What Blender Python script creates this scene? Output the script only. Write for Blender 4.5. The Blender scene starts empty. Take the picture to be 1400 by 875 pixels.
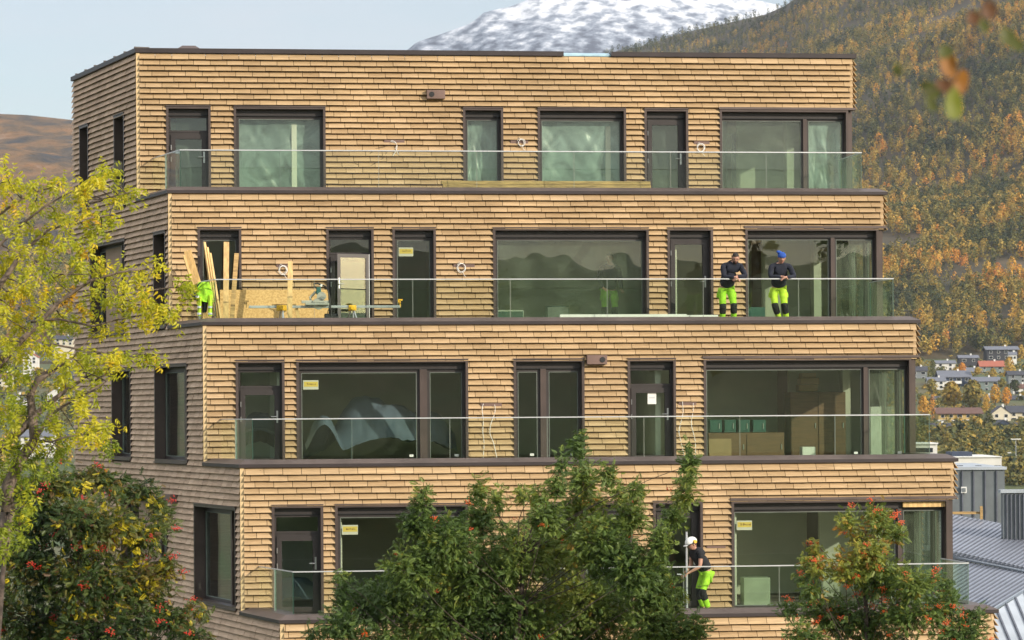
import bpy, bmesh, math, random
import numpy as np
from mathutils import Vector, Matrix, Euler, noise
rnd = random.Random(7)
scene = bpy.context.scene
COL = scene.collection
F = 4000.0; PX, PY, ROLL = 700.0, 560.0, 0.0065

# ------------------------------------------------------------------ camera maths
def ray(px, py):
    dx, dy = px - PX, py - PY
    u = dx - ROLL * dy; v = dy + ROLL * dx
    return u / F, -v / F                      # x/y slope and z/y slope
def at(px, py, Y):
    a, b = ray(px, py)
    return Vector((a * Y, Y, b * Y))

# ------------------------------------------------------------------ objects
def tag(o, label=None, cat=None, group=None, kind=None):
    if label: o['label'] = label
    if cat: o['category'] = cat
    if group: o['group'] = group
    if kind: o['kind'] = kind
    return o
def empty(name, loc=(0, 0, 0), rz=0.0):
    o = bpy.data.objects.new(name, None); COL.objects.link(o)
    o.location = loc; o.rotation_euler = (0, 0, rz); o.empty_display_size = .2
    return o
def link_mesh(name, me, mats, parent=None):
    o = bpy.data.objects.new(name, me); COL.objects.link(o)
    if not isinstance(mats, (list, tuple)): mats = [mats]
    for m in mats: me.materials.append(m)
    if parent is not None: o.parent = parent
    return o

class MB:
    """collects faces, builds one mesh"""
    def __init__(s): s.v = []; s.f = []; s.m = []; s.c = []
    def face(s, pts, mi=0, c=None):
        n = len(s.v); s.v.extend([tuple(p) for p in pts]); s.f.append(tuple(range(n, n + len(pts))))
        s.m.append(mi); s.c.append(c if c is not None else 0.5)
    def hexa(s, p, mi=0, c=None):
        """8 points: bottom 4 (ccw), top 4"""
        n = len(s.v); s.v.extend([tuple(q) for q in p])
        for f in ((3, 2, 1, 0), (4, 5, 6, 7), (0, 1, 5, 4), (1, 2, 6, 5), (2, 3, 7, 6), (3, 0, 4, 7)):
            s.f.append(tuple(n + i for i in f)); s.m.append(mi); s.c.append(c if c is not None else 0.5)
    def box(s, x0, x1, y0, y1, z0, z1, mi=0, c=None, T=None):
        p = [(x0, y0, z0), (x1, y0, z0), (x1, y1, z0), (x0, y1, z0), (x0, y0, z1), (x1, y0, z1), (x1, y1, z1), (x0, y1, z1)]
        if T: p = [T(*q) for q in p]
        s.hexa(p, mi, c)
    def tube(s, pts, r, n=6, mi=0, c=None, caps=True):
        pts = [Vector(p) for p in pts]
        if not isinstance(r, (list, tuple)): r = [r] * len(pts)
        base = len(s.v); up = Vector((0.13, 0.31, 0.94))
        for i, p in enumerate(pts):
            d = (pts[min(i + 1, len(pts) - 1)] - pts[max(i - 1, 0)])
            if d.length < 1e-9: d = Vector((0, 0, 1))
            d.normalize(); a = d.cross(up)
            if a.length < .05: a = d.cross(Vector((1, 0, 0)))
            a.normalize(); b = d.cross(a)
            for k in range(n):
                t = 2 * math.pi * k / n
                q = p + (a * math.cos(t) + b * math.sin(t)) * r[i]; s.v.append(tuple(q))
        for i in range(len(pts) - 1):
            for k in range(n):
                k2 = (k + 1) % n
                s.f.append((base + i * n + k, base + i * n + k2, base + (i + 1) * n + k2, base + (i + 1) * n + k)); s.m.append(mi); s.c.append(.5 if c is None else c)
        if caps:
            s.f.append(tuple(base + k for k in range(n))[::-1]); s.m.append(mi); s.c.append(.5 if c is None else c)
            e = base + (len(pts) - 1) * n
            s.f.append(tuple(e + k for k in range(n))); s.m.append(mi); s.c.append(.5 if c is None else c)
    def lathe(s, prof, n=16, T=None, mi=0, c=None):
        """prof: (r, z) list round local z"""
        base = len(s.v)
        for r, z in prof:
            for k in range(n):
                t = 2 * math.pi * k / n; q = (r * math.cos(t), r * math.sin(t), z)
                s.v.append(tuple(T(*q)) if T else q)
        for i in range(len(prof) - 1):
            for k in range(n):
                k2 = (k + 1) % n
                s.f.append((base + i * n + k, base + i * n + k2, base + (i + 1) * n + k2, base + (i + 1) * n + k)); s.m.append(mi); s.c.append(.5 if c is None else c)
    def build(s, name, mats, parent=None, smooth=False, bevel=0):
        me = bpy.data.meshes.new(name); me.from_pydata(s.v, [], s.f)
        me.polygons.foreach_set('material_index', s.m)
        if smooth: me.polygons.foreach_set('use_smooth', [True] * len(s.f))
        at_ = me.attributes.new('tone', 'FLOAT', 'FACE'); at_.data.foreach_set('value', s.c)
        me.update()
        o = link_mesh(name, me, mats, parent)
        if bevel:
            b = o.modifiers.new('Bevel', 'BEVEL'); b.width = bevel; b.segments = 2; b.limit_method = 'ANGLE'
        return o

# ------------------------------------------------------------------ materials
def nt(name):
    m = bpy.data.materials.new(name); m.use_nodes = True
    t = m.node_tree; t.nodes.clear()
    return m, t
def N(t, typ, **kw):
    n = t.nodes.new(typ)
    for k, v in kw.items():
        if k in n.inputs: n.inputs[k].default_value = v
        else: setattr(n, k, v)
    return n
def lin(c):
    return tuple((x / 12.92 if x <= .04045 else ((x + .055) / 1.055) ** 2.4) for x in c)
def rgb(r, g, b): return lin((r / 255, g / 255, b / 255)) + (1,)
def pbr(name, col, rough=.6, metal=0.0, var=.12, scale=3.0, bump=0.0, bscale=40.0, col2=None, spec=.5, coords='Object', stretch=(1, 1, 1), detail=4, tone=0.0):
    """base colour with procedural variation between col and col2"""
    m, t = nt(name)
    out = N(t, 'ShaderNodeOutputMaterial'); p = N(t, 'ShaderNodeBsdfPrincipled')
    p.inputs['Roughness'].default_value = rough; p.inputs['Metallic'].default_value = metal
    p.inputs['Specular IOR Level'].default_value = spec
    tc = N(t, 'ShaderNodeTexCoord'); mp = N(t, 'ShaderNodeMapping'); mp.inputs['Scale'].default_value = stretch
    t.links.new(tc.outputs[coords], mp.inputs['Vector'])
    nz = N(t, 'ShaderNodeTexNoise'); nz.inputs['Scale'].default_value = scale; nz.inputs['Detail'].default_value = detail
    t.links.new(mp.outputs['Vector'], nz.inputs['Vector'])
    c2 = col2 if col2 else tuple(x * (1 - 2.2 * var) for x in col[:3]) + (1,)
    c1 = col if col2 else tuple(min(1, x * (1 + var)) for x in col[:3]) + (1,)
    rp = N(t, 'ShaderNodeMapRange'); rp.inputs['From Min'].default_value = .32; rp.inputs['From Max'].default_value = .68
    t.links.new(nz.outputs['Fac'], rp.inputs['Value'])
    mx = N(t, 'ShaderNodeMix', data_type='RGBA'); mx.inputs['A'].default_value = c1; mx.inputs['B'].default_value = c2
    t.links.new(rp.outputs['Result'], mx.inputs['Factor'])
    last = mx.outputs['Result']
    if tone:
        a = N(t, 'ShaderNodeAttribute', attribute_name='tone')
        r2 = N(t, 'ShaderNodeMapRange'); r2.inputs['To Min'].default_value = 1 - tone; r2.inputs['To Max'].default_value = 1 + tone * .6
        t.links.new(a.outputs['Fac'], r2.inputs['Value'])
        v = N(t, 'ShaderNodeVectorMath', operation='SCALE'); t.links.new(last, v.inputs[0]); t.links.new(r2.outputs['Result'], v.inputs['Scale'])
        last = v.outputs['Vector']
    t.links.new(last, p.inputs['Base Color'])
    if bump:
        nb = N(t, 'ShaderNodeTexNoise'); nb.inputs['Scale'].default_value = bscale; nb.inputs['Detail'].default_value = 5
        t.links.new(mp.outputs['Vector'], nb.inputs['Vector'])
        b = N(t, 'ShaderNodeBump'); b.inputs['Strength'].default_value = bump; b.inputs['Distance'].default_value = .02
        t.links.new(nb.outputs['Fac'], b.inputs['Height']); t.links.new(b.outputs['Normal'], p.inputs['Normal'])
    t.links.new(p.outputs['BSDF'], out.inputs['Surface'])
    return m

def glass(name, tint, refl_rough=0.0, ior=1.55, wob=.0, haze=0.0, hazecol=(.6, .7, .68, 1)):
    m, t = nt(name)
    out = N(t, 'ShaderNodeOutputMaterial')
    tr = N(t, 'ShaderNodeBsdfTransparent'); tr.inputs['Color'].default_value = tint + (1,)
    gl = N(t, 'ShaderNodeBsdfGlossy'); gl.inputs['Roughness'].default_value = refl_rough; gl.inputs['Color'].default_value = (1, 1, 1, 1)
    fr = N(t, 'ShaderNodeFresnel'); ge = N(t, 'ShaderNodeNewGeometry')
    io = N(t, 'ShaderNodeMapRange'); io.inputs['To Min'].default_value = ior; io.inputs['To Max'].default_value = 1 / ior
    t.links.new(ge.outputs['Backfacing'], io.inputs['Value']); t.links.new(io.outputs['Result'], fr.inputs['IOR'])
    if wob:
        tc = N(t, 'ShaderNodeTexCoord'); nz = N(t, 'ShaderNodeTexNoise'); nz.inputs['Scale'].default_value = 1.1; nz.inputs['Detail'].default_value = 1
        t.links.new(tc.outputs['Object'], nz.inputs['Vector'])
        b = N(t, 'ShaderNodeBump'); b.inputs['Strength'].default_value = 1; b.inputs['Distance'].default_value = wob
        t.links.new(nz.outputs['Fac'], b.inputs['Height']); t.links.new(b.outputs['Normal'], gl.inputs['Normal'])
    mx = N(t, 'ShaderNodeMixShader'); t.links.new(fr.outputs['Fac'], mx.inputs['Fac'])
    t.links.new(tr.outputs['BSDF'], mx.inputs[1]); t.links.new(gl.outputs['BSDF'], mx.inputs[2])
    last = mx.outputs['Shader']
    if haze:
        d = N(t, 'ShaderNodeBsdfDiffuse'); d.inputs['Color'].default_value = hazecol
        m2 = N(t, 'ShaderNodeMixShader'); m2.inputs['Fac'].default_value = haze
        t.links.new(last, m2.inputs[1]); t.links.new(d.outputs['BSDF'], m2.inputs[2]); last = m2.outputs['Shader']
    t.links.new(last, out.inputs['Surface'])
    return m

def leafmat(name, ramp, transl=.35, rough=.55, attr='hue'):
    """leaf colours picked along a ramp by a per-leaf number"""
    m, t = nt(name)
    out = N(t, 'ShaderNodeOutputMaterial')
    a = N(t, 'ShaderNodeAttribute', attribute_name=attr)
    r = N(t, 'ShaderNodeValToRGB'); cr = r.color_ramp
    while len(cr.elements) < len(ramp): cr.elements.new(.5)
    for e, (pos, c) in zip(cr.elements, ramp): e.position = pos; e.color = c
    t.links.new(a.outputs['Fac'], r.inputs['Fac'])
    p = N(t, 'ShaderNodeBsdfPrincipled'); p.inputs['Roughness'].default_value = rough; p.inputs['Specular IOR Level'].default_value = .35
    t.links.new(r.outputs['Color'], p.inputs['Base Color'])
    tl = N(t, 'ShaderNodeBsdfTranslucent'); t.links.new(r.outputs['Color'], tl.inputs['Color'])
    mx = N(t, 'ShaderNodeMixShader'); mx.inputs['Fac'].default_value = transl
    t.links.new(p.outputs['BSDF'], mx.inputs[1]); t.links.new(tl.outputs['BSDF'], mx.inputs[2])
    t.links.new(mx.outputs['Shader'], out.inputs['Surface'])
    return m

def woodtile(name, c1, c2, c3):
    m, t = nt(name)
    out = N(t, 'ShaderNodeOutputMaterial'); p = N(t, 'ShaderNodeBsdfPrincipled')
    p.inputs['Roughness'].default_value = .8; p.inputs['Specular IOR Level'].default_value = .25
    a = N(t, 'ShaderNodeAttribute', attribute_name='tone')
    r = N(t, 'ShaderNodeValToRGB'); cr = r.color_ramp; cr.elements.new(.5)
    for e, (pos, c) in zip(cr.elements, ((0, c1), (.5, c2), (1, c3))): e.position = pos; e.color = c
    t.links.new(a.outputs['Fac'], r.inputs['Fac'])
    tc = N(t, 'ShaderNodeTexCoord'); mp = N(t, 'ShaderNodeMapping'); mp.inputs['Scale'].default_value = (2.5, 2.5, 60)
    t.links.new(tc.outputs['Object'], mp.inputs['Vector'])
    nz = N(t, 'ShaderNodeTexNoise'); nz.inputs['Scale'].default_value = 1.0; nz.inputs['Detail'].default_value = 6; nz.inputs['Roughness'].default_value = .65
    t.links.new(mp.outputs['Vector'], nz.inputs['Vector'])
    mr = N(t, 'ShaderNodeMapRange'); mr.inputs['From Min'].default_value = .25; mr.inputs['From Max'].default_value = .75
    mr.inputs['To Min'].default_value = .62; mr.inputs['To Max'].default_value = 1.2
    t.links.new(nz.outputs['Fac'], mr.inputs['Value'])
    n2 = N(t, 'ShaderNodeTexNoise'); n2.inputs['Scale'].default_value = .45; n2.inputs['Detail'].default_value = 3
    t.links.new(tc.outputs['Object'], n2.inputs['Vector'])
    m3 = N(t, 'ShaderNodeMapRange'); m3.inputs['From Min'].default_value = .3; m3.inputs['From Max'].default_value = .7
    m3.inputs['To Min'].default_value = .84; m3.inputs['To Max'].default_value = 1.08
    t.links.new(n2.outputs['Fac'], m3.inputs['Value'])
    mu = N(t, 'ShaderNodeMath', operation='MULTIPLY'); t.links.new(mr.outputs['Result'], mu.inputs[0]); t.links.new(m3.outputs['Result'], mu.inputs[1])
    v = N(t, 'ShaderNodeVectorMath', operation='SCALE'); t.links.new(r.outputs['Color'], v.inputs[0]); t.links.new(mu.outputs['Value'], v.inputs['Scale'])
    # small knots
    vo = N(t, 'ShaderNodeTexVoronoi'); vo.inputs['Scale'].default_value = 3.1
    m4 = N(t, 'ShaderNodeMapping'); m4.inputs['Scale'].default_value = (1, 1, 2.4); t.links.new(tc.outputs['Object'], m4.inputs['Vector'])
    t.links.new(m4.outputs['Vector'], vo.inputs['Vector'])
    k = N(t, 'ShaderNodeMapRange'); k.inputs['From Min'].default_value = .03; k.inputs['From Max'].default_value = .07
    k.inputs['To Min'].default_value = .45; k.inputs['To Max'].default_value = 1
    t.links.new(vo.outputs['Distance'], k.inputs['Value'])
    v2 = N(t, 'ShaderNodeVectorMath', operation='SCALE'); t.links.new(v.outputs['Vector'], v2.inputs[0]); t.links.new(k.outputs['Result'], v2.inputs['Scale'])
    t.links.new(v2.outputs['Vector'], p.inputs['Base Color'])
    t.links.new(p.outputs['BSDF'], out.inputs['Surface'])
    return m

M = {}
M['tile'] = woodtile('shingle_wood', (.40, .265, .14, 1), (.50, .345, .186, 1), (.59, .415, .24, 1))
M['tile_side'] = woodtile('shingle_wood_side', (.44, .31, .215, 1), (.56, .40, .28, 1), (.68, .50, .36, 1))  # front wood made paler in colour to lift the shaded side wall
M['trim_wood'] = pbr('corner_trim_wood', (.66, .48, .26, 1), .7, scale=6, var=.08)
M['backing'] = pbr('dark_backing', (.03, .022, .018, 1), .9)
M['cap'] = pbr('brown_metal_cap', (.115, .085, .075, 1), .42, .25, var=.12, scale=1.5)
M['cap_dark'] = pbr('dark_metal_trim', (.042, .032, .032, 1), .45, .2, var=.1, scale=2)
M['casing'] = pbr('window_casing_metal', (.085, .062, .054, 1), .38, .2, var=.1, scale=2)
M['palebox'] = pbr('pale_green_board', (.30, .34, .26, 1), .8, var=.08)
M['blind'] = pbr('beige_blind', (.36, .25, .18, 1), .8, var=.04)
M['sash'] = pbr('window_sash_metal', (.04, .033, .031, 1), .42, .1, var=.08)
M['gasket'] = pbr('black_rubber', (.012, .012, .013, 1), .6)
M['steel'] = pbr('brushed_steel', (.55, .55, .54, 1), .3, .9, var=.05)
M['rail'] = pbr('anodised_rail', (.62, .63, .64, 1), .38, .5, var=.04)
M['pane'] = glass('window_glass', (.92, .96, .91), ior=1.60, wob=.0025)
M['pane_side'] = glass('window_glass_side', (.90, .95, .95), ior=1.95, wob=.006)
M['balglass'] = glass('balustrade_glass', (.915, .955, .915), ior=1.28)
M['seal'] = pbr('grey_seal', (.16, .19, .16, 1), .5)
M['glassedge'] = pbr('glass_edge', (.05, .12, .09, 1), .2, 0, var=.02)
M['joint'] = pbr('glass_joint', (.26, .30, .25, 1), .3)
M['glasspale'] = pbr('pale_glass', (.55, .62, .5, 1), .25, 0, var=.04)
M['plaster'] = pbr('interior_plaster', (.60, .59, .50, 1), .9, var=.06, scale=1.2)
M['ceiling'] = pbr('interior_ceiling', (.7, .7, .66, 1), .9, var=.04)
M['screed'] = pbr('interior_floor', (.4, .36, .3, 1), .7, var=.2, scale=1.5)
M['terrace'] = pbr('terrace_board', (.22, .19, .16, 1), .8, var=.15)
M['pine'] = pbr('fresh_pine', (.70, .46, .19, 1), .7, var=.14, scale=2.0, stretch=(8, 8, .8), tone=.2)
M['pine_dark'] = pbr('weathered_shaded_pine', (.40, .26, .10, 1), .75, var=.2, scale=2.0, stretch=(1, 12, 12), tone=.25)  # dark pine, also the painted shade of one leaning board
M['osb'] = pbr('osb_board', (.66, .43, .17, 1), .8, var=.1, scale=26, col2=(.42, .25, .085, 1), detail=8, bump=.2)
M['box_fix'] = pbr('fixture_brown', (.17, .105, .085, 1), .5, var=.08)
M['black'] = pbr('black_plastic', (.014, .014, .015, 1), .5)
M['white'] = pbr('white_plastic', (.75, .74, .70, 1), .5, var=.04)
M['cable'] = pbr('white_cable', (.78, .77, .73, 1), .5, var=.03)
M['yellow'] = pbr('safety_yellow_plastic', (.80, .45, .02, 1), .45, var=.06)
M['hivis'] = pbr('hi_vis_cloth', (.38, .72, .03, 1), .75, var=.14, scale=9, bump=.9, bscale=9)
M['hivis2'] = pbr('hi_vis_yellow_cloth', (.62, .86, .05, 1), .75, var=.14, scale=9, bump=.9, bscale=9)
M['navy'] = pbr('navy_fleece', (.011, .014, .026, 1), .9, var=.2, scale=10, bump=.8, bscale=9)
M['blacktee'] = pbr('black_cotton', (.014, .015, .018, 1), .9, var=.15, scale=8)
M['knee'] = pbr('black_knee_cloth', (.012, .012, .015, 1), .85)
M['skin'] = pbr('skin', (.46, .245, .17, 1), .55, var=.08, scale=12)
M['hair'] = pbr('dark_hair', (.02, .012, .008, 1), .7)
M['bluehat'] = pbr('blue_knit', (.02, .08, .36, 1), .9, var=.1, scale=20, bump=.4, bscale=60)
M['reflect'] = pbr('reflective_tape', (.55, .56, .56, 1), .35, .4, var=.03)
M['toolgreen'] = pbr('tool_green', (.03, .12, .11, 1), .4)
M['alu'] = pbr('cast_aluminium', (.5, .49, .42, 1), .4, .6, var=.1)
M['cardboard'] = pbr('cardboard', (.36, .24, .13, 1), .85, var=.06)
M['brownwood'] = pbr('brown_wardrobe', (.16, .085, .04, 1), .6, var=.12, stretch=(1, 1, 8))
M['greenbox'] = pbr('green_case', (.02, .10, .085, 1), .5)
M['stick_yel'] = pbr('sticker_yellow', (.42, .35, .05, 1), .6, var=.03)
M['stick_pale'] = pbr('sticker_pale', (.36, .40, .28, 1), .6, var=.03)
M['stick_red'] = pbr('sticker_text', (.10, .05, .012, 1), .6, var=.03)
M['bark'] = pbr('bark', (.085, .062, .048, 1), .9, var=.3, scale=14, bump=.5, bscale=30)
M['bark_pale'] = pbr('bark_sunlit', (.17, .125, .095, 1), .85, var=.25, scale=14, bump=.4, bscale=30)
M['berry_r'] = pbr('red_berry', (.55, .035, .02, 1), .35, var=.1)
M['berry_o'] = pbr('orange_berry', (.72, .11, .02, 1), .35, var=.1)
# ================================================================== the apartment building
class Frame:
    def __init__(s, o, t, n): s.o = Vector(o); s.t = Vector(t).normalized(); s.n = Vector(n).normalized()
    def P(s, a, b, z): return Vector((s.o.x + s.t.x * a + s.n.x * b, s.o.y + s.t.y * a + s.n.y * b, z))
    def hit(s, px, py, b=0.0):
        rx, rz = ray(px, py)
        ox, oy = s.o.x + s.n.x * b, s.o.y + s.n.y * b
        # (rx*Y, Y) = o + t*a
        det = rx * (-s.t.y) - (-s.t.x) * 1.0
        # solve: rx*Y - t.x*a = ox ; Y - t.y*a = oy
        det = -rx * s.t.y + s.t.x
        Y = (-ox * s.t.y + s.t.x * oy) / det
        a = (rx * oy - ox) / det
        return a, rz * Y, Y
VP = -1625.0
LT = Vector((VP, F)).normalized()                      # left wall runs back along this
LN = Vector((-LT.y, LT.x))                             # outward normal of the left wall
FT = Vector((1, .12)).normalized(); FN = Vector((FT.y, -FT.x))
RT = Vector((-.150, 1)).normalized(); RN = Vector((RT.y, -RT.x))
uC = ray(280, 443)[0]; OC = Vector((uC * 62.5, 62.5))
LF = Frame(OC, LT, LN)
corner_px = [(188.5, 72), (232.5, 264), (280, 443), (331, 638), (386, 851)]
right_px = [(1165, 78), (1207, 265), (1252, 441), (1303, 631), (1358, 842)]
CA = [LF.hit(*p)[0] for p in corner_px]
CA += [2 * CA[4] - CA[3], 3 * CA[4] - 2 * CA[3]]
ZB = [8.29, 4.86, 1.85, -1.15, -4.17, -7.17, -10.6]
corn = [Vector(LF.P(a, 0, 0)[:2]) for a in CA]
fronts = [Frame(corn[i], FT, FN) for i in range(7)]
LEN = [fronts[i].hit(*right_px[i])[0] for i in range(5)]
LEN += [2 * LEN[4] - LEN[3], 3 * LEN[4] - 2 * LEN[3]]
rcorn = [Vector(fronts[i].P(LEN[i], 0, 0)[:2]) for i in range(7)]
A_BACK = LF.hit(101, 103)[0]
lback = Vector(LF.P(A_BACK, 0, 0)[:2])
RF = [Frame(rcorn[i], RT, RN) for i in range(7)]
R_DEPTH = 12.0

B = empty('apartment_building', (corn[2].x + 7, corn[2].y + 5, -10.6))
tag(B, 'terraced apartment building clad in pale wooden shingles with dark window frames and glass balconies', 'building')
BI = Matrix.Translation(B.location).inverted()
def part(o, parent=None):
    """parent keeping world position"""
    par = parent if parent is not None else B
    o.parent = par
    if par is B: o.matrix_parent_inverse = BI
    return o
def bpart(mb, name, mats, parent=None, **k):
    o = mb.build(name, mats, None, **k); return part(o, parent)

CAS = .055
# windows on the front: (x0, x1, head_y, kind, options)
WIN = [
 [(227, 288, 146, 'transom', dict(film=1)), (319.5, 445, 146, 'fixed', dict(film=2)), (633, 688, 148, 'fixed', dict(film=2)),
  (735, 856, 149, 'fixed', dict(film=2)), (881, 941, 150, 'door', dict(film=1)), (984, None, 151, 'corner', dict(mull=1101, film=3, rfilm='film_d'))],
 [(270, 330, 314, 'fixed', {}), (446, 511, 315, 'transom', dict(open=1)), (536.5, 596, 315, 'fixed', dict(sticker=1)),
  (674, 887, 315, 'fixed', dict(film=3)), (912.5, 975, 315, 'door', {}), (1019, None, 316, 'corner', dict(mull=1139))],
 [(322, 389, 496, 'transom', {}), (405, 640, 495, 'fixed', dict(mulls=[(574, 584)], sticker=1)), (702, 799, 494, 'fixed', dict(mulls=[(739, 747)])),
  (858, 924, 492.5, 'transom', dict(note=1)), (962, None, 492, 'corner', dict(mull=1184))],
 [(371.5, 442, 693, 'transom', {}), (458, 640, 691, 'fixed', dict(sticker=1)), (742, 865, 689, 'fixed', dict(mulls=[(790, 798)])),
  (893, 961, 687, 'door', {}), (1000, None, 685, 'corner', dict(mull=1231, sticker=1, strip=1))],
 [(430, 500, 903, 'door', {}), (520, 700, 902, 'fixed', {}), (800, 930, 900, 'fixed', {}), (1060, None, 896, 'corner', dict(mull=1285))],
]
# windows on the left wall: (storey, x0 far, x1 near, head y, sill y, at_x for y)
SIDEWIN = [(0, 108.5, 120.5, 169, 285), (0, 155.5, 169.5, 154, 281), (1, 123, 170.5, 326, 455), (1, 209.5, 226, 315, 447),
           (2, 152.5, 178.5, 504, 628), (2, 211, 255.5, 497, 633), (3, 165, 228, 681, 800), (3, 265, 322, 694, 834)]

def cladding(fr, a0, a1, z0, z1, holes, seed, flare=.122, mat='tile', base=0.0, tw=.385):
    r = random.Random(seed); mb = MB()
    nrow = max(1, round((z1 - z0) / .1305)); ph = (z1 - z0) / nrow
    for k in range(nrow):
        zt = z1 - k * ph; zbm = zt - ph; zc = (zt + zbm) / 2
        cuts = sorted([(h[0], h[1]) for h in holes if h[2] < zc < h[3]])
        spans = []; s = a0
        for c0, c1 in cuts:
            if c0 > s: spans.append((s, c0))
            s = max(s, c1)
        if s < a1: spans.append((s, a1))
        off = ((k * .27) % 1.0) * tw - tw + r.uniform(-.03, .03)
        for s0, s1 in spans:
            n = math.floor((s0 - a0 - off) / tw); x = a0 + off + n * tw
            while x < s1:
                e = x + tw
                p0, p1 = max(x, s0), min(e, s1)
                if p1 - p0 > .012:
                    g = .005; fl = flare + r.uniform(-.005, .005); j = r.uniform(-.0035, .0035)
                    tp = .014 + r.uniform(0, .004)
                    q0 = p0 + (g if p0 > s0 else 0); q1 = p1 - (g if p1 < s1 else 0)
                    tone = min(1, max(0, r.gauss(.5, .17)))
                    zl = zbm - .012 + j; zu = zt - .004
                    th = .020
                    pts = [fr.P(q0, base + fl - th, zl), fr.P(q1, base + fl - th, zl), fr.P(q1, base + fl, zl), fr.P(q0, base + fl, zl),
                           fr.P(q0, base + tp - th, zu), fr.P(q1, base + tp - th, zu), fr.P(q1, base + tp, zu), fr.P(q0, base + tp, zu)]
                    mb.hexa(pts, 0, tone)
                x = e
    return bpart(mb, 'shingle_cladding', M[mat])

def backing(fr, a0, a1, z0, z1, holes, th=.28, seamz=True):
    """solid wall with openings, as boxes"""
    mb = MB(); zs = sorted({z0, z1} | {h[2] for h in holes if z0 < h[2] < z1} | {h[3] for h in holes if z0 < h[3] < z1})
    for i in range(len(zs) - 1):
        zc = (zs[i] + zs[i + 1]) / 2
        cuts = sorted([(h[0], h[1]) for h in holes if h[2] < zc < h[3]]); s = a0; spans = []
        for c0, c1 in cuts:
            if c0 > s: spans.append((s, c0))
            s = max(s, c1)
        if s < a1: spans.append((s, a1))
        for s0, s1 in spans:
            mb.box(s0, s1, -th, -.004, zs[i], zs[i + 1], T=fr.P)
    return bpart(mb, 'outer_wall', M['backing'])

def ring(mb, fr, a0, a1, z0, z1, w, b0, b1, mi=0, bottom=True, top=None):
    t = top if top is not None else w
    mb.box(a0, a0 + w, b0, b1, z0, z1, mi, T=fr.P); mb.box(a1 - w, a1, b0, b1, z0, z1, mi, T=fr.P)
    mb.box(a0 + w, a1 - w, b0, b1, z1 - t, z1, mi, T=fr.P)
    if bottom: mb.box(a0 + w, a1 - w, b0, b1, z0, z0 + w, mi, T=fr.P)

def film_sheet(fr, a0, a1, z0, z1, b, seed, parent, amp=.06, mat='film'):
    """wrinkled clear plastic sheet taped inside a window: real folded surface"""
    r = Vector((seed * 3.1, seed * 1.7, 0)); mb = MB(); nx, nz = 44, 40
    V = []
    for j in range(nz + 1):
        for i in range(nx + 1):
            u, w = i / nx, j / nz
            e = min(1, 5 * min(u, 1 - u, w + .06, 1 - w))
            q = Vector((u * 2.2, w * 2.0, 0)) + r
            d = noise.noise(q * 1.3) * 1.3 + noise.noise(Vector((u * 9 + w * 6, w * 1.5 - u, 4)) + r) * .6 + noise.noise(q * 5) * .25
            V.append(fr.P(a0 + (a1 - a0) * u, b - .04 - amp * e * (1 + d), z0 + (z1 - z0) * w))
    me = bpy.data.meshes.new('plastic_sheet')
    F_ = [(j * (nx + 1) + i, j * (nx + 1) + i + 1, (j + 1) * (nx + 1) + i + 1, (j + 1) * (nx + 1) + i) for j in range(nz) for i in range(nx)]
    me.from_pydata([tuple(v) for v in V], [], F_); me.polygons.foreach_set('use_smooth', [True] * len(F_))
    o = link_mesh('plastic_sheet', me, M[mat]); o.parent = parent
    return o

def film_mat(name, dens, col, seed):
    m, t = nt(name)
    out = N(t, 'ShaderNodeOutputMaterial'); tr = N(t, 'ShaderNodeBsdfTransparent'); tr.inputs['Color'].default_value = (.93, .97, .94, 1)
    d = N(t, 'ShaderNodeBsdfDiffuse'); d.inputs['Color'].default_value = col
    tl = N(t, 'ShaderNodeBsdfTranslucent'); tl.inputs['Color'].default_value = col
    gl = N(t, 'ShaderNodeBsdfGlossy'); gl.inputs['Roughness'].default_value = .3
    tc = N(t, 'ShaderNodeTexCoord'); nz = N(t, 'ShaderNodeTexNoise'); nz.inputs['Scale'].default_value = 1.3; nz.inputs['Detail'].default_value = 5; nz.inputs['Distortion'].default_value = 1.2
    t.links.new(tc.outputs['Object'], nz.inputs['Vector'])
    mr = N(t, 'ShaderNodeMapRange'); mr.inputs['From Min'].default_value = .35; mr.inputs['From Max'].default_value = .7
    mr.inputs['To Min'].default_value = dens * .45; mr.inputs['To Max'].default_value = min(.98, dens * 1.35)
    t.links.new(nz.outputs['Fac'], mr.inputs['Value'])
    a = N(t, 'ShaderNodeMixShader'); a.inputs['Fac'].default_value = .5; t.links.new(d.outputs['BSDF'], a.inputs[1]); t.links.new(tl.outputs['BSDF'], a.inputs[2])
    b = N(t, 'ShaderNodeMixShader'); b.inputs['Fac'].default_value = .025; t.links.new(a.outputs['Shader'], b.inputs[1]); t.links.new(gl.outputs['BSDF'], b.inputs[2])
    c = N(t, 'ShaderNodeMixShader'); t.links.new(mr.outputs['Result'], c.inputs['Fac']); t.links.new(tr.outputs['BSDF'], c.inputs[1]); t.links.new(b.outputs['Shader'], c.inputs[2])
    t.links.new(c.outputs['Shader'], out.inputs['Surface'])
    return m
M['film'] = film_mat('clear_plastic_sheet', .17, (.55, .66, .62, 1), 1)
M['film_d'] = film_mat('milky_plastic_sheet', .74, (.50, .64, .61, 1), 2)
M['film_c'] = film_mat('thin_plastic_sheet', .26, (.42, .46, .37, 1), 3)

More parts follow.
